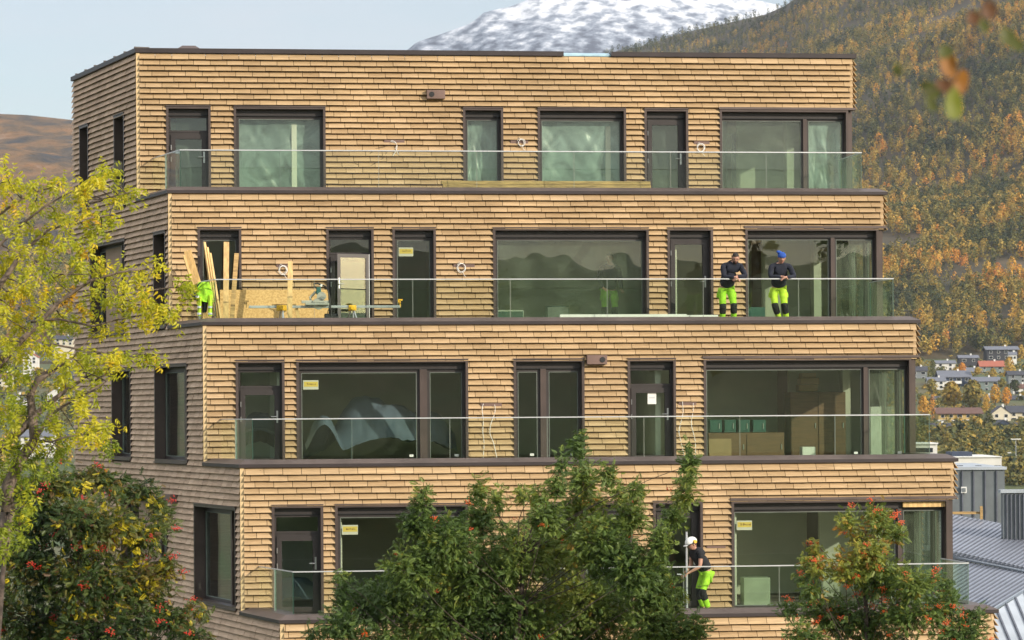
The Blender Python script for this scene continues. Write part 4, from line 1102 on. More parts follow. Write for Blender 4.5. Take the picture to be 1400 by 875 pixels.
def seamed_roof(C, dpx, seam_px, mat, seammat, name='roof', w=.03, h=.04):
    """C: picture corners with depth (px,py,d) that lie on one plane; seams run along picture direction dpx"""
    A = [at(*c) for c in C]; n = (A[1] - A[0]).cross(A[2] - A[0]).normalized()
    if n.z < 0: n = -n
    A = [A[0], A[1], A[2]] + [a - n * ((a - A[0]).dot(n)) for a in A[3:]]
    o = nbp(quadface(A, name, mat, None, .2))
    # to picture space
    def onplane(px, py):
        rx, rz = ray(px, py); dv = Vector((rx, 1, rz)); return dv * (A[0].dot(n) / dv.dot(n))
    poly = [(c[0], c[1]) for c in C]
    dx, dy = dpx; L = math.hypot(dx, dy); dx /= L; dy /= L; nx, ny = -dy, dx
    offs = [p[0] * nx + p[1] * ny for p in poly]; k = min(offs) + seam_px * .5; ms = MB()
    while k < max(offs):
        ts = []
        for i in range(len(poly)):
            (x0, y0), (x1, y1) = poly[i], poly[(i + 1) % len(poly)]; o0, o1 = x0 * nx + y0 * ny - k, x1 * nx + y1 * ny - k
            if (o0 < 0) != (o1 < 0):
                u = o0 / (o0 - o1); x, y = x0 + (x1 - x0) * u, y0 + (y1 - y0) * u; ts.append((x * dx + y * dy, x, y))
        ts.sort()
        if len(ts) >= 2:
            p, q = onplane(ts[0][1], ts[0][2]), onplane(ts[-1][1], ts[-1][2]); d_ = (q - p).normalized(); s = d_.cross(n).normalized() * (w / 2)
            ms.hexa([p - s, p + s, q + s, q - s] + [v + n * h for v in (p - s, p + s, q + s, q - s)])
        k += seam_px
    nbp(ms.build('roof_seams', seammat)); return onplane, n
op, nn = seamed_roof([(1285, 700, 122), (1372, 716, 118), (1520, 802, 98), (1285, 756, 108)], (-1, .62), 4.3, M['zinc_roof'], M['zincseam'], w=.045, h=.035)
seamed_roof([(1290, 762, 108), (1520, 806, 97), (1356, 834, 90), (1290, 870, 82)], (-1, .62), 4.5, M['zinc_roof'], M['zincseam'], w=.045, h=.035)
mb = MB(); a_, b_ = at(1290, 759, 108), at(1520, 804.5, 96.8); mb.tube([a_, b_], .055, 6); nbp(mb.build('snow_guard', M['zinc_light']))
seamed_roof([(1346, 846, 82), (1452, 775, 90), (1700, 1000, 78), (1500, 1240, 60), (1330, 1240, 60)], (.42, 1), 15, M['zinc_light'], M['zincseam'], w=.05, h=.06)
mb = MB(); a_, b_ = at(1340, 850, 84.4), at(1352, 838, 88); c_ = at(1440, 783, 92); mb.tube([a_, b_, c_], .07, 6); nbp(mb.build('ridge_cap', M['zinc_light']))
mb = MB(); p0, p1 = at(1100, 1100, 118), at(1380, 720, 118); mb.box(p0.x, p1.x, 119.2, 124, -14, p1.z - 1.0); nbp(mb.build('lower_wall', M['zinc']))
# low pale building further back
lb = empty('low_building', far(1325, 650, 330)); tag(lb, 'low pale flat-roofed building with a dark blue rooftop unit behind the grey metal wall', 'building')
s_ = 330 / F
mb = MB(); mb.box(-14, 44 * s_, 0, 14, -6, 20.5 * s_); mb.build('wall', HM['white'], lb)
mb = MB(); mb.box(-14.2, 44.4 * s_, -.2, 14.2, 20.5 * s_, 21.7 * s_); mb.build('roof_edge', M['farframe'], lb)
mb = MB(); mb.box(-18 * s_, 9.5 * s_, 3, 8, 21.7 * s_, 27.5 * s_); mb.build('rooftop_unit', HM['blue'], lb)
# white kiosk-like building left of it, seen through the balustrade glass
wb = empty('white_shed', far(1268, 640, 500)); tag(wb, 'small white building with a dark window band seen through the end of the glass balustrade', 'building')
s_ = 500 / F
mb = MB(); mb.box(-22 * s_, 13 * s_, 0, 9, -3, 29 * s_); mb.build('wall', HM['white'], wb)
mb = MB(); mb.box(-18 * s_, 7 * s_, -.1, -.01, 18 * s_, 24 * s_); mb.build('window', M['farglass'], wb)
mb = MB(); mb.box(-23 * s_, 14 * s_, -.4, 9.3, 29 * s_, 31 * s_); mb.build('roof', M['farframe'], wb)
# ================================================================== foreground trees
def leaf_template(L, pairs, ll, lw, droop, fold=.25):
    """compound leaf: kite leaflets either side of a stalk along +Y"""
    V = []
    for k in range(pairs):
        y = L * (.25 + .68 * k / max(1, pairs - 1)); s = ll * (1 - .25 * abs(k / max(1, pairs - 1) - .4))
        for sg in (-1, 1):
            b = np.array([0, y, 0]); d = np.array([sg * .86, .5, -droop]); d /= np.linalg.norm(d); w = np.cross(d, [0, 0, 1]); w /= np.linalg.norm(w)
            V += [b, b + d * s * .45 + w * lw / 2 + np.array([0, 0, .15 * lw]), b + d * s + np.array([0, 0, -fold * s]), b + d * s * .45 - w * lw / 2]
    b = np.array([0, L * .95, 0]); V += [b, b + [lw / 2, ll * .45, 0], b + [0, ll, -fold * ll], b + [-lw / 2, ll * .45, 0]]
    return np.array(V, float)
def place_leaves(T, P, D, S, r, roll=.9):
    """P,D: n x 3 positions and pointing directions"""
    n = len(P); D = D / (np.linalg.norm(D, axis=1)[:, None] + 1e-9)
    up = np.array([0, 0, 1.0]) + roll * r.normal(size=(n, 3)); up -= (up * D).sum(1)[:, None] * D; up /= np.linalg.norm(up, axis=1)[:, None]
    X = np.cross(D, up)
    V = P[:, None, :] + S[:, None, None] * (T[None, :, 0, None] * X[:, None, :] + T[None, :, 1, None] * D[:, None, :] + T[None, :, 2, None] * up[:, None, :])
    return V
def bez(p, q, sag, r, n=5):
    p, q = Vector(p), Vector(q); m = (p + q) / 2 + Vector((r.uniform(-1, 1), r.uniform(-1, 1), r.uniform(-.5, .5))) * sag
    return [p * (1 - t) ** 2 + m * 2 * t * (1 - t) + q * t * t for t in [k / (n - 1) for k in range(n)]]

def fg_tree(name, label, cat, Y0, trunk_px, lumps, dens, T, mat, huefn, seed, leafs=1.0, droop=.35, trunk_r=.12, zdepth=1.0, berry=None, bark='bark', group=None, twiglen=.22, limb_from=None, spread=.6, limbs=True, updown=None):
    """lumps: (px, py, rx_px, ry_px[, depth offset m]); every lump is a limb end dressed with twigs and leaves"""
    r = np.random.default_rng(seed); rr = random.Random(seed); s = Y0 / F
    tr = [at(x, y, Y0 + dz) for x, y, dz in trunk_px]
    base = Vector((tr[0].x, tr[0].y, ground_z(tr[0].x, tr[0].y) - .1))
    root = empty(name, base); tag(root, label, cat, group); off = -base
    tr = [base] + tr
    mb = MB(); n = len(tr); rad = [trunk_r * (1 - .8 * k / (n - 1)) for k in range(n)]
    mb.tube([p + off for p in tr], rad, 9); mb.build('trunk', M[bark], root, smooth=True)
    brm = MB(); LP = []; LD = []; LS = []; LH = []; BP = []
    for lp in lumps:
        cx, cy, rx, ry = lp[:4]; dz = lp[4] if len(lp) > 4 else rr.uniform(-1, 1) * zdepth
        c = at(cx, cy, Y0 + dz); sx, sz = rx * s, ry * s; sy = max(min(sx, sz * 1.3), .22) if len(lp) < 6 else lp[5]
        # limb from the trunk point below the lump
        if limbs:
            cand = [p for p in tr[1:] if p.z < c.z - .9] or [tr[1]]
            p0 = min(cand, key=lambda p: (p - c).length + .6 * abs((c.z - p.z) - (c - p).xy.length))
            bt = bez(p0, c, .45, rr, 7); d0 = (c - p0).length
            brm.tube([p + off for p in bt], [max(.005, trunk_r * .09 * (1 - .85 * k / 6)) for k in range(7)], 5, caps=False)
        elif limb_from:
            p0 = min(limb_from, key=lambda p: (p - c).length); bt = bez(p0, c, .08, rr, 5); brm.tube([p + off for p in bt], [.008, .007, .006, .005, .003], 4, caps=False)
        vol = sx * sz * 3.1416
        nt_ = max(6, int(vol * dens))
        for _ in range(nt_):
            # point in the ellipsoid, biased to the shell
            v = Vector((rr.gauss(0, 1), rr.gauss(0, 1), rr.gauss(0, 1))).normalized() * (rr.random() ** .45)
            e = c + Vector((v.x * sx, v.y * sy, v.z * sz)); d = Vector((v.x / max(sx, .1), v.y / max(sy, .1), v.z / max(sz, .1)))
            d = (d.normalized() if d.length > 0 else Vector((0, 0, 1))) + Vector((0, 0, .25))
            if rr.random() < .12:
                p0 = c + (e - c) * .25; tw = bez(p0, e, .05, rr, 4); brm.tube([p + off for p in tw], [.007, .005, .004, .002], 3, caps=False)
            k = rr.randint(3, 6); hb = huefn(e, rr, cx, cy)
            for _2 in range(k):
                t = rr.random(); p = e - d.normalized() * twiglen * t * .5 + Vector((rr.gauss(0, .05), rr.gauss(0, .05), rr.gauss(0, .05)))
                dd = d.normalized() * .5 + Vector((rr.gauss(0, spread), rr.gauss(0, spread), rr.gauss(0, spread * .7) - droop))
                LP.append(p + off); LD.append(dd); LS.append(leafs * rr.uniform(.7, 1.15)); LH.append(min(1, max(0, hb + rr.gauss(0, .07))))
            if berry and rr.random() < berry[1]: BP.append(e + d.normalized() * .10)
    brm.build('branches', M[bark], root, smooth=True)
    V = place_leaves(T, np.array(LP), np.array(LD), np.array(LS), r)
    nl = V.shape[1] // 4; hue = np.repeat(np.array(LH), nl)
    raw_mesh('foliage', V.reshape(-1, 3), 4, mat, hue, root)
    if berry and BP:
        bm_ = []; oc = np.array([(1, 0, 0), (0, 1, 0), (-1, 0, 0), (0, -1, 0), (0, 0, 1), (0, 0, -1)], float)
        tri = np.array([(0, 1, 4), (1, 2, 4), (2, 3, 4), (3, 0, 4), (1, 0, 5), (2, 1, 5), (3, 2, 5), (0, 3, 5)])
        for p in BP:
            nb_ = rr.randint(14, 26)
            q = r.normal(size=(nb_, 3)) * np.array([.032, .032, .022]) + np.array(p + off)
            for c_ in q: bm_.append((oc[tri] * .0095 + c_).reshape(-1, 3))
        raw_mesh('berries', np.concatenate(bm_), 3, M[berry[0]], np.zeros(len(bm_) * 8), root)
    return root

T_ROWAN = leaf_template(.15, 5, .056, .026, .35)
T_YEL = leaf_template(.085, 2, .078, .030, 1.3, .5)
M['rowan_leaf'] = leafmat('rowan_leaves', [(0, G(.04, .075, .02)), (.35, G(.095, .155, .033)), (.6, G(.17, .225, .04)), (.8, G(.28, .28, .04)), (1, G(.40, .20, .035))], .30, .5)
M['mixed_leaf'] = leafmat('turning_rowan_leaves', [(0, G(.03, .055, .018)), (.30, G(.06, .10, .022)), (.5, G(.12, .14, .03)), (.66, G(.14, .075, .035)), (.78, G(.40, .34, .02)), (1, G(.62, .50, .02))], .35, .5)
M['yellow_leaf'] = leafmat('yellow_green_leaves', [(0, G(.14, .20, .02)), (.35, G(.33, .37, .025)), (.65, G(.60, .54, .03)), (.9, G(.78, .58, .03)), (1, G(.64, .36, .03))], .42, .5)

# centre rowan
LUM = [(578, 682, 11, 27), (572, 712, 26, 24), (655, 668, 11, 22), (655, 705, 24, 30), (681, 682, 9, 18), (713, 672, 8, 14), (735, 676, 12, 20), (745, 706, 26, 28),
       (790, 612, 10, 24), (768, 632, 9, 18), (797, 652, 20, 30), (800, 694, 34, 34), (762, 664, 12, 18), (830, 648, 13, 20), (847, 676, 14, 18), (869, 668, 11, 20), (862, 704, 22, 26),
       (942, 636, 13, 30), (936, 672, 15, 26), (921, 706, 15, 24), (903, 742, 16, 26), (894, 778, 22, 26),
       (612, 745, 48, 38), (560, 778, 44, 36), (505, 826, 48, 36), (470, 852, 34, 24), (640, 790, 60, 48), (700, 758, 58, 48), (760, 742, 60, 48), (820, 746, 52, 46), (868, 775, 44, 40), (895, 812, 46, 38),
       (700, 838, 80, 50), (800, 830, 80, 50), (600, 846, 70, 45), (900, 858, 58, 34), (948, 858, 24, 20), (520, 885, 60, 34), (760, 890, 90, 40), (660, 900, 90, 40), (866, 905, 80, 40), (560, 925, 80, 40), (620, 722, 26, 22), (540, 812, 40, 30), (466, 803, 8, 20), (463, 786, 6, 10), (428, 862, 10, 14)]
fg_tree('rowan_tree', 'large dark green rowan tree with few berries before the middle of the building', 'tree', 46,
        [(710, 1500, 0), (706, 1150, 0), (700, 980, .1), (702, 900, 0), (712, 830, 0), (716, 760, .1)], LUM, 350, T_ROWAN, M['rowan_leaf'],
        lambda e, q, x, y: .38 + .35 * fbm(e.x, e.z, 1.3, 2, 3.0) + (.16 if y < 700 else 0) + (.28 if q.random() < .05 else 0), 21, leafs=.72, trunk_r=.13, zdepth=1.3, berry=('berry_o', .006))
# a second stem group of the same planting to the right
LUM = [(1158, 712, 14, 16), (1196, 702, 22, 15), (1226, 728, 14, 15), (1207, 720, 16, 18), (1175, 735, 18, 16), (1112, 742, 7, 10), (1109, 764, 20, 16), (1100, 786, 12, 14), (1190, 754, 30, 24), (1158, 776, 34, 24), (1200, 786, 44, 30),
       (1110, 808, 16, 16), (1245, 795, 34, 26), (1077, 832, 18, 11), (1130, 838, 42, 28), (1180, 846, 56, 34), (1250, 838, 50, 28), (1296, 800, 10, 16), (1290, 825, 26, 22), (1322, 845, 26, 20), (1312, 866, 40, 18),
       (1100, 868, 34, 18), (1190, 888, 90, 26), (1290, 895, 60, 24), (1118, 775, 14, 14)]
fg_tree('rowan_tree', 'smaller rowan tree loaded with orange berries before the lower right corner', 'tree', 44,
        [(1188, 1500, 0), (1186, 1100, 0), (1187, 930, 0), (1184, 850, 0), (1183, 790, 0), (1186, 740, 0)], LUM, 310, T_ROWAN, M['rowan_leaf'],
        lambda e, q, x, y: .42 + .30 * fbm(e.x, e.z, .9, 2, 8.0) + (.22 if y < 780 else 0) + (.35 if q.random() < .10 else 0), 33, leafs=.68, trunk_r=.08, zdepth=.6, berry=('berry_o', .06))
# left rowan turning yellow and red
LUM = [(70, 662, 60, 24), (132, 655, 44, 22), (180, 668, 36, 20), (214, 690, 16, 16), (60, 700, 60, 40), (130, 715, 64, 44), (196, 728, 36, 34), (228, 706, 10, 14), (35, 770, 44, 50), (110, 790, 70, 55), (185, 800, 58, 48), (228, 770, 16, 22),
       (50, 850, 70, 46), (150, 862, 80, 44), (232, 845, 42, 26), (276, 838, 18, 10), (20, 905, 60, 40), (120, 915, 90, 40), (220, 905, 70, 30), (-30, 820, 50, 60), (-30, 740, 30, 30), (262, 868, 30, 18)]
fg_tree('rowan_tree', 'bushy rowan tree with red berries and yellow-brown leaves at the lower left', 'tree', 36,
        [(108, 1700, 0), (108, 1200, 0), (110, 960, 0), (112, 860, 0), (150, 760, 0), (166, 700, 0)], LUM, 330, T_ROWAN, M['mixed_leaf'],
        lambda e, q, x, y: .24 + .5 * fbm(e.x, e.z, .55, 2, 17.0) + (.42 if q.random() < .13 else 0) + (.3 if q.random() < .14 else 0), 45, leafs=.66, trunk_r=.10, zdepth=.9, berry=('berry_r', .034))

# left tree with sprays of yellow leaves
SP = [(6, 224), (20, 251), (42, 253), (64, 251), (83, 250), (109, 251), (128, 245), (141, 235), (153, 230), (118, 264), (160, 269), (179, 262), (48, 277), (20, 280), (74, 290), (106, 287), (128, 290), (154, 293), (96, 303), (122, 312), (138, 312),
      (20, 312), (42, 312), (64, 318), (90, 328), (109, 335), (106, 354), (32, 338), (13, 344), (58, 344), (80, 380), (109, 367), (138, 363), (167, 367), (192, 370), (211, 360), (144, 380), (173, 389), (199, 399), (224, 421), (236, 428), (250, 386),
      (258, 392), (205, 418), (179, 418), (154, 408), (128, 399), (96, 405), (64, 399), (32, 392), (13, 399), (48, 418), (19, 424), (80, 431), (112, 424), (58, 444), (26, 444), (96, 444), (135, 447), (167, 444), (199, 437), (10, 466), (0, 300), (0, 360), (0, 250), (0, 430),
      (16, 468), (33, 479), (82, 490), (101, 490), (118, 482), (154, 482), (170, 485), (197, 482), (208, 485), (154, 498), (132, 501), (90, 504), (16, 515), (41, 512), (82, 515), (126, 518), (112, 538), (93, 526), (69, 550), (16, 542), (36, 556), (110, 553),
      (16, 567), (74, 578), (123, 579), (142, 581), (121, 594), (142, 600), (153, 605), (104, 594), (82, 597), (16, 592), (58, 600), (16, 613), (41, 624), (63, 616), (82, 613), (5, 640), (25, 650), (10, 670), (35, 672), (12, 695), (28, 705), (8, 720), (40, 690), (0, 500), (0, 560), (60, 640), (20, 630),
      (30, 730), (5, 748), (-15, 600), (-20, 520), (-20, 420), (-20, 340), (-20, 260), (-15, 680), (60, 470), (40, 460), (10, 368), (40, 370), (60, 360)]
lum = [(x, y, 14 if x < 150 else 12, 4.0, None) for x, y in SP]
r_ = random.Random(3); lum = [(x, y, rx, ry, r_.uniform(-.7, .7), .22) for x, y, rx, ry, _ in lum]
# its limbs, traced
LIMB = [([(11, 700), (11, 664), (27, 630), (47, 602), (45, 570), (41, 542), (51, 520), (74, 505)], .075, .03), ([(-30, 640), (0, 613), (30, 587), (49, 567), (71, 548), (90, 534), (118, 515)], .055, .014),
        ([(47, 602), (57, 586), (71, 565), (104, 545), (148, 520)], .028, .006), ([(-30, 540), (0, 501), (14, 482), (36, 460), (66, 430), (97, 407)], .045, .012), ([(-20, 500), (13, 479), (42, 453), (83, 411), (125, 383), (165, 372), (210, 366)], .034, .006),
        ([(-25, 440), (0, 389), (19, 363), (26, 350), (48, 330), (65, 315), (110, 300), (150, 294)], .036, .006), ([(-15, 350), (0, 334), (19, 315), (64, 280), (99, 261), (148, 235)], .022, .005), ([(48, 356), (62, 366), (77, 374), (93, 375)], .012, .004),
        ([(-10, 300), (20, 278), (50, 262), (80, 254)], .016, .005), ([(104, 545), (122, 536), (136, 530), (150, 517)], .012, .004), ([(58, 468), (100, 476), (140, 482), (176, 488), (184, 497)], .013, .005), ([(130, 520), (165, 500), (178, 488)], .010, .004),
        ([(47, 602), (70, 604), (92, 597), (118, 594)], .014, .004), ([(42, 440), (80, 436), (128, 446), (160, 437), (200, 430), (232, 425)], .016, .004), ([(125, 383), (160, 392), (200, 398), (240, 392), (256, 388)], .010, .004),
        ([(0, 760), (11, 700)], .09, .075), ([(74, 505), (98, 490), (116, 470), (130, 456)], .016, .005), ([(150, 430), (180, 424), (196, 418)], .008, .004), ([(110, 272), (140, 272), (172, 264)], .010, .004)]
LPTS = []
for pl_, r0, r1 in LIMB:
    n = len(pl_); d0 = random.Random(n + pl_[0][0]).uniform(-.3, .3)
    q = [at(x, y, 30 + d0 * k / n) for k, (x, y) in enumerate(pl_)]
    LPTS += [q[k].lerp(q[k + 1], t) for k in range(n - 1) for t in (0, .34, .67)] + [q[-1]]
yt = fg_tree('yellow_leaved_tree', 'tall loose tree with drooping yellow-green leaves reaching in from the left edge', 'tree', 30,
        [(-10, 1400, 0), (-6, 900, 0), (11, 700, 0)], lum, 230, T_YEL, M['yellow_leaf'],
        lambda e, q, x, y: .52 + .30 * fbm(e.x, e.z, .35, 2, 27.0) - (.28 if y > 600 else 0) - (.22 if x < 60 and 480 < y < 560 else 0) + (.3 if q.random() < .08 else 0), 57, leafs=.68, droop=1.3, trunk_r=.085, spread=.55, limbs=False, limb_from=LPTS, bark='bark')
mb = MB(); off = -yt.location
for pl_, r0, r1 in LIMB:
    n = len(pl_); d0 = random.Random(n + pl_[0][0]).uniform(-.3, .3)
    mb.tube([at(x, y, 30 + d0 * k / n) + off for k, (x, y) in enumerate(pl_)], [r0 + (r1 - r0) * k / (n - 1) for k in range(n)], 7, caps=True)
mb.build('limb', M['bark_pale'], yt, smooth=True)

# out-of-focus twig close to the camera, top right
tw = empty('hanging_twig', at(1300, -40, 5.2)); tag(tw, 'blurred twig with orange and olive leaves hanging close in front at the upper right', 'twig')
off = -tw.location; mb = MB()
mb.tube([at(x, y, 5.2) + off for x, y in [(1375, -60), (1352, -10), (1336, 30), (1318, 78), (1306, 108), (1297, 128)]], [.004, .0035, .003, .002, .0015, .001], 6)
mb.tube([at(x, y, 5.25) + off for x, y in [(1352, -10), (1368, 20), (1380, 50)]], [.003, .002, .001], 6); mb.tube([at(x, y, 5.2) + off for x, y in [(1306, 108), (1285, 118), (1262, 130)]], [.002, .0015, .001], 5)
mb.build('stem', M['bark'], tw)
def lmat(n, c): return leafmat(n, [(0, c), (1, c)], .4, .5)
LM = {k: lmat('near_leaf_' + k, c) for k, c in dict(orange=G(.30, .12, .015), olive=G(.17, .19, .012), dark=G(.09, .10, .02), brown=G(.13, .055, .02)).items()}
for (x, y, w_, h_, ang, c_) in [(1296, 84, 24, 44, .1, 'orange'), (1292, 70, 22, 20, .5, 'dark'), (1312, 112, 26, 38, -.5, 'orange'), (1304, 141, 25, 46, 0, 'olive'), (1272, 122, 20, 34, .9, 'dark'), (1273, 142, 14, 26, .5, 'dark'), (1290, 116, 18, 24, 1.2, 'brown'), (1299, 128, 16, 22, .2, 'brown'),
                               (1330, 24, 20, 20, .4, 'brown'), (1352, 14, 22, 26, 0, 'brown'), (1378, 50, 22, 30, .5, 'dark'), (1345, 34, 14, 22, .3, 'dark'), (1226, 95, 14, 18, .3, 'dark'), (1390, 60, 18, 24, .7, 'dark')]:
    c = at(x, y, 5.2 + rnd.uniform(-.12, .12)) + off; s_ = 5.2 / F; mb = MB(); ca, sa = math.cos(ang), math.sin(ang); rim = []
    for k in range(14):
        t_ = 2 * math.pi * k / 14; u = math.sin(t_) * w_ * .5 * s_ * (1 - .25 * math.cos(t_)); v = math.cos(t_) * h_ * .5 * s_
        rim.append(c + Vector((u * ca - v * sa, .25 * u + .1 * v, u * sa + v * ca)))
    for k in range(14): mb.face([c + Vector((0, .004, 0)), rim[k], rim[(k + 1) % 14]])
    mb.build('leaf', LM[c_], tw, smooth=True)

# trees and slope behind the camera (seen only mirrored in the glass)
CC = []; SS = []; HH = []; RR = []
for _ in range(260):
    x = rr.uniform(-420, 420); y = rr.uniform(-520, -110); z = ground_z(x, y)
    P, S_, H_ = crown_cloud((x, y, z), rr.uniform(6, 12), rr.uniform(4, 8), 60, rr.uniform(.05, .45), low=.1); CC.append(P); SS.append(S_); HH.append(H_)
quads_mesh('wood_behind', np.concatenate(CC), np.concatenate(SS), M['birch'], np.concatenate(HH), R=np.concatenate(RR), seed=9, kind='stuff')
# ================================================================== things on the balconies
f1 = fronts[1]; f3 = fronts[3]; f0 = fronts[0]; f2 = fronts[2]
def setback(i): return (corn[i + 1] - corn[i]).dot(FN)
FL = [ZB[i + 1] - .03 for i in range(5)]          # terrace floor of each storey
def bp(i, px, py, b):
    a, z, _ = fronts[i].hit(px, py, b); return fronts[i].P(a, b, z)
def thing_at(name, label, cat, p, group=None):
    e = empty(name, p); tag(e, label, cat, group); return e
def T_of(e): 
    off = -e.location
    return lambda p: Vector(p) + off
def plank(label, i, top, bot, b_top, b_bot, w, th, mat='pine', group='loose boards leaning at the left end of the second balcony from the top', twist=0.0):
    """board between two picture points, leaning"""
    t0 = bp(i, top[0], top[1], b_top); q0 = bp(i, bot[0], bot[1], b_bot)
    d = (t0 - q0).normalized(); k = (FL[i] - q0.z) / d.z; q0 = q0 + d * k
    L = (t0 - q0).length; side = Vector((FT.x, FT.y, 0)); side = (Matrix.Rotation(twist, 3, 'Z') @ side); side -= d * side.dot(d); side.normalize(); nn_ = d.cross(side)
    mb = MB(); T = lambda x, y, z: side * x + nn_ * y + d * z
    mb.box(-w / 2, w / 2, -th / 2, th / 2, 0, L, T=T, c=rnd.random()); o = mb.build('board', M[mat], bevel=.003); o.location = q0
    tag(o, label, 'board', group); return o
plank('leftmost pine board leaning outward over the side rail', 1, (253.5, 343), (281, 436), 1.9, 1.55, .075, .022)
plank('second pine board from the left, shorter, leaning over the side rail', 1, (251.5, 349), (278, 436), 1.95, 1.6, .06, .022, twist=.6)
plank('broad pale pine board leaning over the side rail just left of the green jacket collar', 1, (258.5, 341.5), (287, 436), 1.8, 1.5, .085, .022)
plank('tallest thin batten in the bundle standing in front of the first window', 1, (279.5, 331), (296, 436), .9, 1.5, .05, .03, twist=.5)
plank('middle thin batten in the bundle in front of the first window', 1, (283.5, 338), (299, 436), .95, 1.55, .045, .03, twist=.4)
plank('shortest thin batten at the right of the bundle in front of the first window', 1, (287.5, 346), (302, 436), 1.0, 1.6, .045, .03, twist=.3)
plank('dark edge-on batten hidden at the left of the bundle in front of the first window', 1, (281, 345), (294, 436), .8, 1.4, .06, .03, 'pine_dark', twist=.9)
plank('straight upright pine board in the middle of the first window, with a knot', 1, (309.6, 331), (308.6, 436), .7, 1.5, .12, .028)
plank('leaning board with its shaded side turned out, right of the upright board', 1, (323.5, 346.5), (317, 436), .5, 1.35, .10, .03, 'pine_dark')  # darker pine stands in for the shade on this side
plank('single upright pine board standing before the chipboard near the coil of cable', 1, (397, 357.5), (396, 436), 1.2, 1.75, .11, .028)
plank('short pale timber offcut standing under the saw stand', 1, (405, 422), (408.5, 436), 1.2, 1.3, .07, .03)
# chipboard sheet leaning on the wall
a0 = f1.hit(301, 400, .4)[0]; a1 = f1.hit(449, 400, .3)[0]; zt_ = f1.hit(380, 396, .22)[1]; e = thing_at('osb_sheet', 'large chipboard sheet leaning against the shingle wall below the coil of cable', 'board', f1.P((a0 + a1) / 2, .4, FL[1]))
T = T_of(e); mb = MB()
mb.hexa([T(p) for p in (f1.P(a0, .42, FL[1]), f1.P(a1, .42, FL[1]), f1.P(a1, .400, FL[1]), f1.P(a0, .400, FL[1]), f1.P(a0, .17, zt_), f1.P(a1, .17, zt_), f1.P(a1, .15, zt_), f1.P(a0, .15, zt_))])
mb.build('sheet', M['osb'], e)

# saw stand
bs = 1.25; ctr = bp(1, 440, 420, bs); e = thing_at('saw_stand', 'long grey folding saw stand with yellow clamps standing along the balcony glass', 'saw stand', Vector((ctr.x, ctr.y, FL[1]))); T = T_of(e)
def fp(px, py, db=0.0): return bp(1, px, py, bs + db)
mb = MB(); A_, B_ = fp(340, 419.5), fp(547, 419.5); zz = A_.z; aa = f1.hit(340, 419.5, bs)[0]; ab = f1.hit(547, 419.5, bs)[0]
TT = lambda a, b, z: T(f1.P(a, bs + b, z))
mb.box(aa, ab, -.045, .045, zz - .03, zz + .025, T=TT); mb.build('beam', M['farmetal'], e, bevel=.006)
for (x0, x1, nm) in ((378, 392, 'leg_bracket'), (476.5, 487, 'leg_bracket')):
    l0, l1 = f1.hit(x0, 420, bs)[0], f1.hit(x1, 420, bs)[0]; mb = MB(); mb.box(l0, l1, -.07, .085, zz - .09, zz + .03, T=TT); mb.tube([T(f1.P((l0 + l1) / 2, bs + .08, zz - .03)), T(f1.P((l0 + l1) / 2, bs + .13, zz - .03))], .05, 12); mb.build(nm, M['yellow'], e, bevel=.012)
    c_ = (l0 + l1) / 2
    for sg, o_ in ((1, .14), (-1, -.16), (.7, .02)):
        mb = MB(); mb.tube([T(f1.P(c_ + .02 * sg, bs + .05 * sg, zz - .06)), T(f1.P(c_ + o_ * (1 if x0 > 400 else .4), bs + .30 * sg, FL[1] + .01))], .017, 8); lg = mb.build('leg', M['steel'], e)
        mb = MB(); q = f1.P(c_ + o_ * (1 if x0 > 400 else .4), bs + .30 * sg, FL[1] + .03); mb.box(q.x - .03, q.x + .03, q.y - .03, q.y + .03, FL[1], FL[1] + .05, T=lambda x, y, z: T((x, y, z))); mb.build('foot', M['black'], lg)
for (x0, y0, y1, m_) in ((337, 410.5, 418, 'pine_dark'), (547, 409, 418, 'yellow')):
    l0 = f1.hit(x0, 415, bs)[0]; z0_, z1_ = f1.hit(x0, y1, bs)[1], f1.hit(x0, y0, bs)[1]; mb = MB()
    mb.box(l0 - .04, l0 + .05, -.05, .05, z1_ - .035, z1_, T=TT); mb.box(l0 - .015, l0 + .015, -.02, .02, z0_ - .04, z1_ - .03, T=TT); mb.box(l0 - .05, l0 - .02, -.05, .05, z1_ - .09, z1_, T=TT); mb.build('work_stop', M[m_], e, bevel=.006)
l0, l1 = f1.hit(372, 416, bs)[0], f1.hit(405, 416, bs)[0]; mb = MB(); mb.box(l0, l1, -.05, .03, zz + .026, zz + .055, T=TT, c=.2); o = mb.build('timber_offcut', M['pine_dark']); o.location = e.location; tag(o, 'dark timber offcut lying along the left half of the saw stand', 'board')
